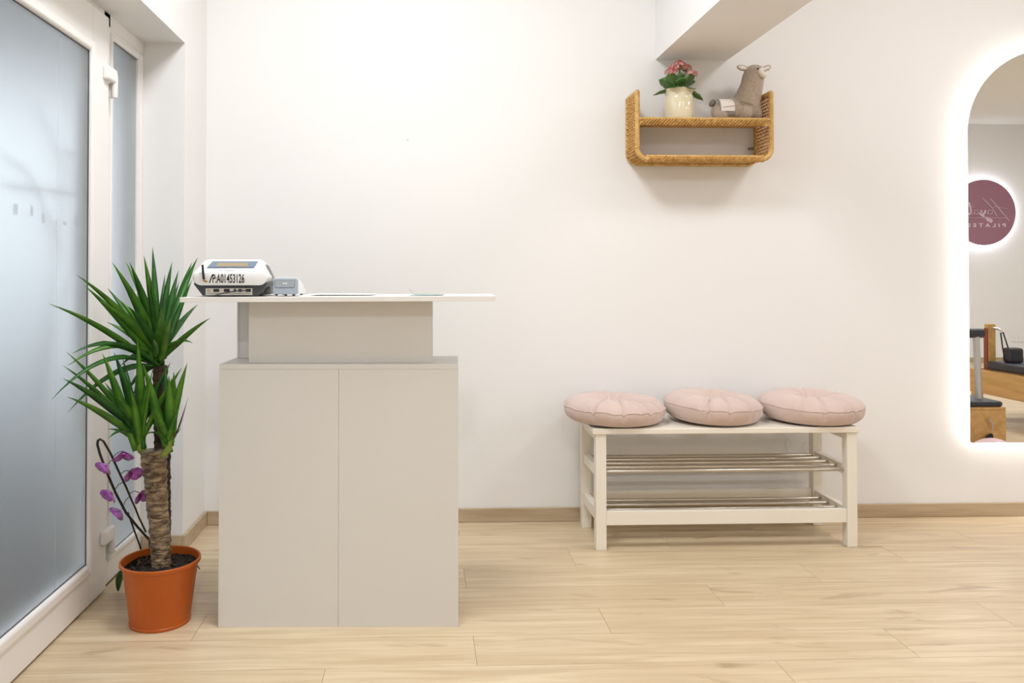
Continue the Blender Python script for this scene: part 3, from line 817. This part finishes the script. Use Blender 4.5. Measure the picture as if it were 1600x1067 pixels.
m.ell((lx - 0.090, ly - 0.020, lz + 0.030), 0.032, 0.026, 0.032)            # hind legs
m.ell((lx - 0.080, ly + 0.036, lz + 0.028), 0.026, 0.022, 0.030)
m.ell((lx + 0.020, ly + 0.034, lz + 0.028), 0.024, 0.022, 0.030)
bo = m.build('body', M_plush, ll, smooth=False)
rm = bo.modifiers.new('remesh', 'REMESH'); rm.mode = 'VOXEL'; rm.voxel_size = 0.0035; rm.use_smooth_shade = True
sm = bo.modifiers.new('smooth', 'SMOOTH'); sm.factor = 0.6; sm.iterations = 6
M_f = rot('Z', 22) @ rot('X', 68)
MB().ell((lx + 0.0860, ly - 0.0540, lz + 0.2080), 0.0245, 0.0265, 0.016, M_f).build('face_patch', M_plushw, ll, smooth=True)
for ex, ey, ez in ((0.0590, -0.0635, 0.223), (0.1075, -0.044, 0.222)):
    MB().ell((lx + ex, ly + ey, lz + ez), 0.0035, 0.0035, 0.0035).build('eye', M_black, ll, smooth=True)
nm = MB().tube([(lx + 0.0860, ly - 0.0715, lz + 0.220), (lx + 0.0865, ly - 0.0722, lz + 0.210), (lx + 0.0905, ly - 0.0715, lz + 0.207), (lx + 0.0945, ly - 0.0690, lz + 0.211), (lx + 0.0945, ly - 0.0680, lz + 0.219)], 0.0011, 6).build('stitched_nose', mat('grey_thread', srgb(138, 140, 146), 0.8), ll, smooth=True)
def ear(cx, cz, ang, cy):
    Me = rot('Y', ang)
    e = MB().ell((cx, cy, cz), 0.026, 0.007, 0.0135, Me).build('ear', M_plush, ll, smooth=True)
    MB().ell(Vector((cx, cy - 0.0045, cz)) + Me @ Vector((-0.002, 0, 0)), 0.020, 0.004, 0.0085, Me).build('ear_lining', M_plushw, e, smooth=True)
ear(lx + 0.006, lz + 0.236, 12, ly - 0.022)
ear(lx + 0.116, lz + 0.236, -28, ly - 0.014)
MB().ell((lx - 0.122, ly + 0.004, lz + 0.083), 0.013, 0.013, 0.019, rot('Y', 38)).build('tail', M_plushg, ll, smooth=True)
# saddle blanket draped over the back
def blanket(off, x0, x1, a0, a1, th):
    rings = []
    m = MB(); nx, na = 10, 14
    g = []
    for i in range(nx + 1):
        x = x0 + (x1 - x0) * i / nx; row_ = []
        for j in range(na + 1):
            a = R(a0 + (a1 - a0) * j / na)
            rz_ = 0.047 + off + 0.012 * max(0, (x + 0.04) / 0.05)
            row_.append(Vector((lx + x, ly + 0.010 + (0.049 + off) * math.cos(a), lz + 0.047 + 0.0002 + rz_ * math.sin(a) + 0.0)))
        g.append(row_)
    vs = [p for r_ in g for p in r_]; n = len(vs)
    vs += [p + Vector((0, -0.0, th)) if True else p for p in vs]
    fs = []
    w_ = na + 1
    for i in range(nx):
        for j in range(na):
            a = i * w_ + j
            fs.append((a, a + 1, a + w_ + 1, a + w_)); fs.append((n + a, n + a + w_, n + a + w_ + 1, n + a + 1))
    ed = [j for j in range(w_)] + [i * w_ + na for i in range(1, nx + 1)] + [nx * w_ + j for j in range(na - 1, -1, -1)] + [i * w_ for i in range(nx - 1, 0, -1)]
    for k in range(len(ed)):
        a, b = ed[k], ed[(k + 1) % len(ed)]; fs.append((a, b, n + b, n + a))
    return m.add(vs, fs)
bl = blanket(0.0045, -0.104, -0.034, 92, 206, 0.002).build('blanket', mat('blanket_trim', srgb(150, 146, 142), 0.9, spec=0.1), ll, smooth=True)
blanket(0.0072, -0.100, -0.038, 118, 190, 0.002).build('blanket_panel', M_plushw, bl, smooth=True)
for k in range(6):
    x = -0.090 + 0.0085 * k
    MB().box(lx + x, lx + x + 0.0055, ly - 0.0492, ly - 0.046, lz + 0.056 + k * 0.0012, lz + 0.0545 + k * 0.0012).build('stitch', mat('pink_thread', srgb(190, 160, 156), 0.9), bl)

# ------------------------------------------------------------------ yucca
px_, py_ = -0.846, 2.676
yu = thing('potted_yucca', 'tall yucca with two canes in an orange plastic pot beside the door', 'potted plant', (px_, py_, 0))
MB().lathe([(0.086, 0.004), (0.090, 0.0), (0.0945, 0.001), (0.0955, 0.009), (0.0935, 0.0105), (0.1115, 0.150), (0.1128, 0.152), (0.1165, 0.187), (0.1235, 0.1885), (0.1255, 0.192), (0.1255, 0.200), (0.1235, 0.2025), (0.1195, 0.201), (0.1175, 0.194), (0.114, 0.172), (0.112, 0.165)], 72, (px_, py_, 0)).build('pot', M_pot, yu, smooth=True, angle=30)
so = MB()
rings = []
for q in (1.0, 0.85, 0.65, 0.45, 0.25, 0.03):
    ring = []
    for j in range(40):
        a = 2 * math.pi * j / 40
        v = Vector((math.cos(a) * q * 0.1145, math.sin(a) * q * 0.1145, 0))
        ring.append((px_ + v.x, py_ + v.y, 0.178 + 0.010 * (1 - q) + 0.010 * noise.noise(v * 40) + 0.004 * noise.noise(v * 120)))
    rings.append(ring)
soil = so.loft(rings).build('soil', M_soil, yu, smooth=True, angle=180)
cr_ = MB()
for k in range(140):
    a = rnd.uniform(0, 6.28); q = math.sqrt(rnd.random()) * 0.104; s_ = rnd.uniform(0.0018, 0.0055)
    cr_.ell((px_ + q * math.cos(a), py_ + q * math.sin(a), 0.184 + 0.006 * (1 - q / 0.11)), s_, s_ * rnd.uniform(0.6, 1), s_ * 0.7, None, 6, 4)
c_ = cr_.build('soil_crumbs', M_soil2, soil); c_['kind'] = 'stuff'
def cane(pts, rads, name, m_, lump, seed, ringd):
    P = [Vector(p) for p in pts]; out = []; rs = []
    n = 70
    for i in range(n + 1):
        t = i / n * (len(P) - 1); k = min(int(t), len(P) - 2); u = t - k
        out.append(P[k].lerp(P[k + 1], u)); rs.append(rads[k] * (1 - u) + rads[k + 1] * u)
    rings = []
    for i, (c, r_) in enumerate(zip(out, rs)):
        ring = []
        for j in range(28):
            a = 2 * math.pi * j / 28
            v = Vector((math.cos(a), math.sin(a), 0))
            zz = c.z + 0.006 * math.sin(2 * a + c.z * 30)
            rid = abs(math.sin(zz * ringd + 1.3 * math.sin(a * 2 + seed)))
            rr2 = r_ * (1 + lump * (rid ** 3 - 0.4) + 0.12 * noise.noise(Vector((v.x * 2, v.y * 2, c.z * 55 + seed))) + 0.09 * noise.noise(Vector((v.x * 6, v.y * 6, c.z * 120))))
            ring.append(c + v * rr2)
        rings.append(ring)
    return MB().loft(rings).build(name, m_, yu, smooth=True, angle=180)
cane([(-0.838, 2.662, 0.17), (-0.846, 2.662, 0.30), (-0.858, 2.662, 0.44), (-0.866, 2.662, 0.552)], [0.030, 0.031, 0.034, 0.041], 'cane', M_bark, 0.08, 1.0, 150)
cane([(-0.858, 2.735, 0.17), (-0.862, 2.740, 0.50), (-0.876, 2.755, 0.815)], [0.026, 0.025, 0.023], 'cane', M_bark2, 0.12, 2.0, 120)
VIEW = Vector((0.3, -0.93, 0.05)).normalized()
def yleaf(base, tip, w, m_, arch, seed):
    rr = random.Random(seed)
    b = Vector(base) + Vector((rr.uniform(-0.014, 0.014), rr.uniform(-0.014, 0.014), rr.uniform(-0.03, 0.025))); t = Vector(tip)
    L = (t - b).length
    ctrl = (b + t) / 2 + Vector((0, 0, arch * L)) 
    n = 12; rings = []
    for i in range(n + 1):
        u = i / n
        c = b * (1 - u) ** 2 + ctrl * 2 * u * (1 - u) + t * u * u
        d = ((ctrl - b) * (1 - u) + (t - ctrl) * u).normalized()
        s1 = d.cross(Vector((0, 0, 1))); s2 = d.cross(VIEW)
        if s1.dot(s2) < 0: s1 = -s1
        s_ = (s1 * 0.45 + s2 * 0.75)
        s_ = (s_ - d * s_.dot(d)).normalized()
        nn = s_.cross(d)
        W = w * 0.0120 * (0.55 + 0.45 * min(1, u / 0.35)) if u < 0.35 else w * 0.0120 * max(0.03, (1 - ((u - 0.35) / 0.65) ** 1.7))
        fold = 0.28 * W
        rings.append([c - s_ * W + nn * fold, c - nn * 0.0006, c + s_ * W + nn * fold, c + nn * 0.0008])
    MB().loft(rings).build('leaf', m_, yu, smooth=True, angle=180)
crown = [(-1.045, 2.5, 1.118, 1), (-1.082, 2.4, 1.034, 1), (-0.977, 2.6, 1.157, 1.2), (-0.989, 2.75, 1.162, 1), (-0.93, 2.62, 1.157, 1.2), (-0.899, 2.66, 1.179, 1.25), (-0.934, 2.85, 1.214, 1), (-0.922, 2.95, 1.118, 0.8), (-0.886, 3.0, 1.093, 0.8), (-0.863, 3.08, 1.164, 1.1), (-0.837, 3.06, 1.182, 1.1), (-0.702, 2.72, 0.975, 0.9), (-0.753, 2.7, 0.894, 0.8), (-0.829, 3.04, 1.009, 1), (-1.057, 2.5, 0.88, 1.1), (-1.084, 2.53, 0.839, 1), (-1.079, 2.83, 1.072, 1), (-1.071, 2.62, 1.084, 1.2), (-0.976, 2.5, 1.039, 1.2), (-1.013, 2.9, 1.128, 0.8), (-0.792, 2.5, 1.021, 1.1), (-0.77, 2.52, 0.991, 1.1), (-1.081, 2.42, 0.754, 0.8), (-1.085, 2.54, 0.697, 0.9), (-0.89, 2.5, 1.022, 1.2), (-1.058, 2.9, 0.798, 1), (-0.831, 2.55, 0.919, 0.9), (-1.033, 3.0, 0.94, 1), (-1.019, 2.85, 0.711, 1), (-0.982, 2.8, 0.705, 1)]
left = [(-1.061, 2.45, 0.811, 1.3), (-1.037, 2.42, 0.762, 1.1), (-1.077, 2.48, 0.848, 0.8), (-1.083, 2.52, 0.884, 0.8), (-0.986, 2.55, 0.875, 1.3), (-0.977, 2.62, 0.871, 1.3), (-0.898, 2.6, 0.912, 1.1), (-1.056, 2.75, 0.76, 1), (-0.93, 2.75, 0.814, 0.9), (-0.989, 2.6, 0.632, 0.6), (-0.95, 2.5, 0.622, 0.7), (-0.817, 2.5, 0.833, 0.5), (-1.015, 2.8, 0.835, 1), (-0.923, 2.5, 0.749, 1.3)]
right = [(-0.742, 2.6, 0.839, 1.1), (-0.863, 2.55, 0.842, 1.2), (-0.784, 2.55, 0.806, 1.3), (-0.807, 2.5, 0.702, 1.1), (-0.733, 2.58, 0.736, 0.25), (-0.754, 2.58, 0.64, 0.25), (-0.939, 2.75, 0.687, 1), (-0.842, 2.7, 0.819, 1), (-0.892, 2.72, 0.741, 0.9), (-0.836, 2.5, 0.633, 0.6)]
rx = random.Random(21)
def extra(base, n, l0, l1, e0, e1):
    out = []
    while len(out) < n:
        a = rx.uniform(0, 2 * math.pi); e = R(rx.uniform(e0, e1)); L = rx.uniform(l0, l1)
        t = (base[0] + L * math.cos(a) * math.cos(e), base[1] + L * math.sin(a) * math.cos(e), base[2] + L * math.sin(e))
        if t[0] < -1.08 or (t[0] > -0.80 and 2.48 < t[1] < 2.95 and t[2] > 0.95) or t[0] > -0.70: continue
        out.append((*t, rx.uniform(0.8, 1.15)))
    return out
crown += extra((-0.878, 2.76, 0.825), 14, 0.22, 0.36, 25, 80)
left += extra((-0.908, 2.662, 0.575), 7, 0.18, 0.30, 30, 80)
right += extra((-0.812, 2.645, 0.578), 5, 0.15, 0.26, 45, 85)
k = 0
for base, tips, zlow in (((-0.878, 2.76, 0.825), crown, 0.9), ((-0.908, 2.662, 0.575), left, 0.66), ((-0.812, 2.645, 0.578), right, 0.66)):
    for tx, ty, tz, w_ in tips:
        k += 1
        dry = w_ < 0.3
        arch = 0.10 if tz > zlow else 0.30
        if base[2] > 0.8 and tz < 0.9: arch = 0.34
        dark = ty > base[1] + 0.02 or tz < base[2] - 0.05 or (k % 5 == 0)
        b2 = base
        if dry: arch = -0.12
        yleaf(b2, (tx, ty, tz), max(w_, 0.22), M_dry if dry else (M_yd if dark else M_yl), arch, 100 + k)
for bx, by, bz in ((-0.908, 2.662, 0.56), (-0.812, 2.645, 0.56)):
    MB().tube([(bx + (0.02 if bx < -0.86 else -0.02), by, bz - 0.022), (bx, by, bz), (bx, by, bz + 0.035)], [0.009, 0.012, 0.010], 12).build('shoot_base', mat('shoot_green', srgb(126, 148, 60), 0.5), yu, smooth=True)

# ------------------------------------------------------------------ orchid behind the yucca
ob = thing('magenta_orchid', 'magenta orchid on a dark arching stem behind the yucca pot', 'orchid', (-0.945, 2.868, 0))
MB().lathe([(0.040, 0.0), (0.043, 0.002), (0.054, 0.10), (0.057, 0.103), (0.057, 0.112), (0.053, 0.112), (0.050, 0.095)], 36, (-0.945, 2.868, 0)).build('pot', mat('clear_pot', srgb(190, 190, 184), 0.3), ob, smooth=True)
MB().lathe([(0.0515, 0.09), (0.0515, 0.1), (0.03, 0.106), (0.002, 0.106)], 24, (-0.945, 2.868, 0)).build('bark_chips', M_soil, ob, smooth=True)
stem = [(-0.945, 2.868, 0.10), (-0.941, 2.86, 0.2), (-0.981, 2.85, 0.252), (-1.012, 2.83, 0.305), (-1.033, 2.79, 0.384), (-1.047, 2.74, 0.474), (-1.054, 2.71, 0.531), (-1.055, 2.69, 0.567), (-1.051, 2.685, 0.581), (-1.043, 2.68, 0.586), (-1.032, 2.68, 0.58), (-1.017, 2.7, 0.537), (-1.004, 2.71, 0.498), (-0.991, 2.72, 0.459), (-0.975, 2.73, 0.415), (-0.963, 2.74, 0.375), (-0.954, 2.75, 0.345), (-0.948, 2.77, 0.306), (-0.938, 2.81, 0.245)]
MB().tube(stem, [0.0042] * 9 + [0.0036] * 6 + [0.003] * 4, 9).build('stem', M_ostem, ob, smooth=True)
MB().tube([(-0.97, 2.872, 0.10), (-0.975, 2.87, 0.168), (-1.008, 2.836, 0.305)], 0.0030, 8).build('stake', M_ostem, ob, smooth=True)
def oleaf(pts, w):
    rings = []
    P = [Vector(p) for p in pts]; n = 14
    for i in range(n + 1):
        u = i / n
        c = P[0] * (1 - u) ** 2 + P[1] * 2 * u * (1 - u) + P[2] * u * u
        d = ((P[1] - P[0]) * (1 - u) + (P[2] - P[1]) * u).normalized()
        s_ = d.cross(Vector((0, 0, 1)))
        s_ = (s_ + Vector((0.0, 0.0, 0.0))).normalized(); nn = s_.cross(d)
        W = w * max(0.06, math.sin(math.pi * min(1, 0.12 + u * 0.86)) ** 0.55)
        rings.append([c - s_ * W + nn * 0.2 * W, c - nn * 0.0015, c + s_ * W + nn * 0.2 * W, c + nn * 0.0015])
    MB().loft(rings).build('leaf', M_yd, ob, smooth=True, angle=180)
oleaf([(-0.965, 2.872, 0.105), (-1.045, 2.86, 0.14), (-1.072, 2.925, 0.004)], 0.017)
oleaf([(-0.925, 2.872, 0.105), (-0.86, 2.93, 0.16), (-0.80, 2.97, 0.06)], 0.026)
oleaf([(-0.945, 2.88, 0.105), (-0.95, 2.98, 0.17), (-0.96, 3.05, 0.07)], 0.026)
def petal(m, c, d, side, L, W, cup):
    d = d.normalized(); side = (side - d * side.dot(d)).normalized(); nn = d.cross(side)
    rings = []
    for i in range(7):
        u = i / 6
        p = c + d * L * u + nn * cup * L * u * u
        wd = W * max(0.10, math.sin(math.pi * (0.08 + 0.84 * u)) ** 0.8)
        rings.append([p - side * wd + nn * 0.25 * wd, p - nn * 0.0007, p + side * wd + nn * 0.25 * wd, p + nn * 0.0007])
    m.loft(rings)
flw = [((-0.976, 2.70, 0.540), (0.25, -0.5, -0.6), (-1.012, 2.70, 0.520)), ((-1.018, 2.68, 0.503), (-0.5, -0.5, -0.45), (-1.008, 2.706, 0.510)), ((-0.956, 2.71, 0.474), (0.6, -0.5, -0.35), (-0.992, 2.72, 0.463)),
       ((-1.009, 2.70, 0.408), (-0.5, -0.6, -0.4), (-0.982, 2.725, 0.437)), ((-0.994, 2.73, 0.343), (-0.6, -0.4, -0.5), (-0.966, 2.74, 0.387)), ((-0.928, 2.72, 0.400), (0.6, -0.4, -0.3), (-0.968, 2.735, 0.395))]
for i, (c, d, a) in enumerate(flw):
    c = Vector(c); d = Vector(d).normalized()
    ped = MB().tube([a, (Vector(a) + c) / 2 + Vector((0, 0, 0.008)), c - d * 0.004], 0.0013, 6).build('pedicel', M_ostem, ob, smooth=True)
    u = d.cross(Vector((0, 0, 1))).normalized(); v = u.cross(d)
    if v.z < 0: v = -v
    for ang, L, W in ((90, 0.036, 0.017), (210, 0.036, 0.016), (330, 0.036, 0.016), (20, 0.040, 0.026), (160, 0.040, 0.026)):
        e = u * math.cos(R(ang)) + v * math.sin(R(ang))
        m = MB(); petal(m, c, e + d * 0.35 + Vector((0, 0, -0.30)), d.cross(e), L, W, 0.12)
        m.build('petal', M_orch, ob, smooth=True, angle=180)
    m = MB(); petal(m, c, d + v * -0.4, u, 0.015, 0.006, 0.5)
    m.build('lip', mat('orchid_lip', srgb(150, 40, 140), 0.5), ob, smooth=True)

# ------------------------------------------------------------------ arched mirror with halo
MY = 3.660
mx0, mx1, mz0, mzc, mr = 2.521, 3.313, 0.344, 1.772, 0.396
def arch(inset, n=40):
    r_ = mr - inset; cx = (mx0 + mx1) / 2
    pts = [(cx - r_, mz0 + inset + 0.012)]
    pts += [(cx - r_ + 0.012 - 0.012 * math.cos(R(90 * k / 4)) * 1.0, mz0 + inset + 0.012 - 0.012 * math.sin(R(90 * k / 4))) for k in range(1, 5)]
    pts += [(cx + r_ - 0.012 + 0.012 * math.sin(R(90 * k / 4)), mz0 + inset + 0.012 - 0.012 * math.cos(R(90 * k / 4))) for k in range(0, 5)]
    pts += [(cx + r_ * math.cos(math.pi * k / n), mzc + r_ * math.sin(math.pi * k / n)) for k in range(n + 1)]
    return pts
mi = thing('arched_mirror', 'tall arched wall mirror with a glowing backlit edge', 'mirror', (2.917, MY, mz0))
MB().prism(arch(0), MY, MY + 0.005, 'y').build('mirror_glass', M_mirror, mi)
MB().prism(arch(0.03), MY + 0.0052, YB - 0.001, 'y').build('back_box', M_white, mi)
oo = arch(0.022); nn_ = len(oo)
st = MB()
ii = arch(0.0295)
vs = [(a, MY + 0.010, b) for a, b in oo] + [(a, MY + 0.026, b) for a, b in oo] + [(a, MY + 0.010, b) for a, b in ii] + [(a, MY + 0.026, b) for a, b in ii]
fs = []
for k in range(nn_):
    q = (k + 1) % nn_
    fs += [(k, q, nn_ + q, nn_ + k), (2 * nn_ + k, 3 * nn_ + k, 3 * nn_ + q, 2 * nn_ + q), (k, 2 * nn_ + k, 2 * nn_ + q, q), (nn_ + k, nn_ + q, 3 * nn_ + q, 3 * nn_ + k)]
st.add(vs, fs).build('led_strip', emis('led_warm', (1.0, 0.955, 0.89, 1), 9.5), mi)

# ------------------------------------------------------------------ round halo sign on the wall behind the camera
SX, SZ, SR, SY = 7.17, 1.918, 0.42, YF + 0.055
sg = thing('round_sign', 'round mauve backlit sign with pale script lettering, seen reversed in the mirror', 'sign', (SX, YF, SZ))
def disc(r_, y0, y1, n=72): return MB().prism([(SX + r_ * math.cos(2 * math.pi * k / n), SZ + r_ * math.sin(2 * math.pi * k / n)) for k in range(n)], y0, y1, 'y')
disc(SR, SY - 0.006, SY).build('disc', M_purp, sg)
disc(SR - 0.06, YF + 0.001, SY - 0.0065).build('back_box', M_white, sg)
n = 72; vs = []; fs = []
for k in range(n):
    a = 2 * math.pi * k / n
    for r_, y in ((SR - 0.03, YF + 0.012), (SR - 0.03, YF + 0.035), (SR - 0.058, YF + 0.035), (SR - 0.058, YF + 0.012)):
        vs.append((SX + r_ * math.cos(a), y, SZ + r_ * math.sin(a)))
for k in range(n):
    q = (k + 1) % n
    for c in range(4): fs.append((4 * k + c, 4 * q + c, 4 * q + (c + 1) % 4, 4 * k + (c + 1) % 4))
MB().add(vs, fs).build('led_ring', emis('led_cool', (0.80, 0.90, 1.0, 1), 14.0), sg)
def stroke(pts, r_=0.0105):
    P = [(SX - u * SR, SY + 0.003, SZ + v * SR) for u, v in pts]
    MB().tube(P, r_, 6, flat=0.4).build('script_stroke', M_signtxt, sg, smooth=True)
stroke([(-0.20, 0.425), (-0.45, 0.14), (-0.62, -0.06), (-0.775, -0.25)], 0.015)
stroke([(0.05, 0.44), (-0.10, 0.30), (-0.24, 0.15), (-0.33, 0.02), (-0.40, -0.10)], 0.013)
stroke([(-0.74, 0.11), (-0.54, 0.14), (-0.34, 0.175), (-0.28, 0.15)], 0.011)
def aletter(u0, s_=0.075):
    stroke([(u0 + s_ * math.cos(R(a)) , 0.01 + s_ * 0.8 * math.sin(R(a))) for a in range(30, 391, 30)] + [(u0 + s_ * 0.9, -0.06), (u0 + s_ * 1.5, -0.03)])
aletter(-0.19)
stroke([(-0.05, 0.07), (-0.03, -0.02), (0.03, -0.04), (0.08, 0.02), (0.09, 0.07), (0.02, -0.08), (-0.12, -0.24), (-0.24, -0.30), (-0.27, -0.26), (-0.16, -0.19), (0.06, -0.10), (0.14, -0.02)])
aletter(0.24)
stroke([(0.46, 0.30), (0.41, 0.10), (0.40, -0.02), (0.46, -0.06), (0.54, 0.0)])
stroke([(0.29, 0.17), (0.45, 0.19), (0.66, 0.23)], 0.006)
stroke([(-0.71, -0.175), (0.0, -0.175), (0.72, -0.165)], 0.010)
MSG = Matrix.Translation((SX - SX, SY - YF + 0.001, -0.39 * SR)) @ Matrix.Rotation(R(180), 4, 'Z') @ Matrix.Rotation(R(90), 4, 'X')
text_mesh('PILATES', 0.060, 'lettering', M_signtxt, sg, Matrix.Translation((0.035, 0, 0)) @ MSG, 1.0, 0.0015, 0.001, space=1.75, fit=(0.50, 0.048))

# wall sockets below the sign
for sx_, lab in ((7.60, 'white wall socket nearer the sign, low on the far wall'), (7.69, 'white wall socket farther right of the sign, low on the far wall')):
    t = thing('wall_socket', lab, 'socket', (sx_, YF, 0.30), group='wall sockets below the sign')
    box_part('plate', M_white, t, sx_ - 0.04, sx_ + 0.04, YF, YF + 0.009, 0.26, 0.34, 0.004)
    m = MB(); m.prism([(sx_ + 0.02 * math.cos(R(15 * q)), 0.30 + 0.02 * math.sin(R(15 * q))) for q in range(24)], YF + 0.0085, YF + 0.0098, 'y'); m.build('socket_well', M_top, t)

# ------------------------------------------------------------------ reformers reflected in the mirror
def reformer(label, cx, yf, carriage):
    """foot end at y = yf, head end towards the camera side (smaller y)"""
    t = thing('pilates_reformer', label, 'exercise machine', (cx, yf, 0), R(180), group='reformer machines in the studio')
    hwid, Ln = 0.325, 2.40
    zt, zbm = 0.38, 0.20
    for s in (-1, 1):
        x0, x1 = (s * hwid, s * (hwid - 0.035)) if s < 0 else (hwid - 0.035, hwid)
        box_part('side_rail', M_maple, t, x0, x1, 0.03, Ln, zbm, zt, 0.003, True)
        for y in (0.06, 0.82, 1.58, 2.30):
            xa = s * 0.29
            box_part('leg', M_maple, t, xa - 0.028, xa + 0.028, y, y + 0.06, 0.0, zbm - 0.0005, 0.003, True)
        rp = box_part('riser_post', M_maple, t, s * 0.215 - 0.03, s * 0.215 + 0.03, Ln - 0.14, Ln - 0.09, zt - 0.1, 0.735, 0.006, True)
        MB().box(s * 0.215 + (0.030 if s > 0 else -0.038), s * 0.215 + (0.038 if s > 0 else -0.030), Ln - 0.135, Ln - 0.095, 0.38, 0.70).build('adjuster_strip', mat('red_brown_strip', srgb(150, 74, 48), 0.5), rp, local=True)
        MB().tube([(s * 0.215, Ln - 0.13, 0.705), (s * 0.215, Ln - 0.22, 0.70), (s * 0.215, Ln - 0.26, 0.675)], 0.009, 8).build('pulley_arm', M_alu, t, local=True, smooth=True)
        MB().tube([(s * 0.215, Ln - 0.26, 0.675), (s * 0.205, Ln - 0.29, 0.58), (s * 0.20, carriage - 0.05, 0.46)], 0.005, 6).build('rope', M_rope, t, local=True, smooth=True)
        MB().tube([(s * 0.235, Ln - 0.26, 0.675), (s * 0.235, Ln - 0.28, 0.56), (s * 0.23, carriage - 0.02, 0.455)], 0.005, 6).build('rope', M_rope, t, local=True, smooth=True)
        box_part('shoulder_pad', M_vinyl, t, s * 0.165 - 0.055, s * 0.165 + 0.055, carriage - 0.06, carriage + 0.03, 0.4505, 0.565, 0.018, True)
    box_part('end_panel', M_maple, t, -hwid, hwid, 0.0, 0.0298, 0.12, zt, 0.003, True)
    box_part('head_panel', M_maple, t, -hwid + 0.036, hwid - 0.036, Ln - 0.03, Ln, zbm, zt, 0.003, True)
    box_part('platform', M_maple, t, -hwid, hwid, 0.0, 0.30, zt + 0.0005, zt + 0.014, 0.002, True)
    box_part('platform_pad', M_vinyl, t, -hwid + 0.01, hwid - 0.005, 0.005, 0.30, zt + 0.0145, zt + 0.045, 0.012, True)
    box_part('carriage', M_vinyl, t, -hwid + 0.045, hwid - 0.045, carriage - 0.95, carriage + 0.12, zt + 0.005, 0.45, 0.016, True)
    fb = MB()
    for s in (-1, 1):
        fb.tube([(s * 0.245, 0.10, zt + 0.02), (s * 0.245, 0.12, 0.78)], 0.017, 10)
    fo = fb.build('footbar', M_alu, t, local=True, smooth=True)
    MB().tube([(-0.28, 0.12, 0.79), (0.28, 0.12, 0.79)], 0.026, 12).build('footbar_pad', M_vinyl, fo, local=True, smooth=True)
    for s in (-1, 1):
        hk = MB().tube([(s * 0.22, 0.0, 0.33), (s * 0.22, -0.02, 0.33), (s * 0.235, -0.02, 0.315), (s * 0.24, -0.012, 0.27)], 0.005, 6).build('hook', M_alu, t, local=True, smooth=True)
        MB().ell((s * 0.21, -0.018, 0.215), 0.022, 0.012, 0.045, Matrix.Rotation(R(30 * s), 3, 'Y')).build('strap_handle', M_rope, hk, local=True, smooth=True)
    MB().lathe([(0.022, 0), (0.024, 0.012), (0.012, 0.018)], 16).build('knob', M_char, t, local=True).matrix_local = Matrix.Translation((0.03, 0, 0.27)) @ Matrix.Rotation(R(90), 4, 'X')
reformer('maple pilates reformer with foot end nearest the mirror, seen lower left in the reflection', 2.866, 2.98, 1.6)
reformer('maple pilates reformer farther back in the reflection with tall wooden riser post', 4.655, 3.40, 2.12)
setp(MB().ell((2.99, 3.16, 0.131), 0.131, 0.131, 0.131, None, 32, 20).build('exercise_ball', M_ball, None, loc=(2.99, 3.16, 0), smooth=True), 'small pale pink exercise ball on the floor below the mirror', 'ball')
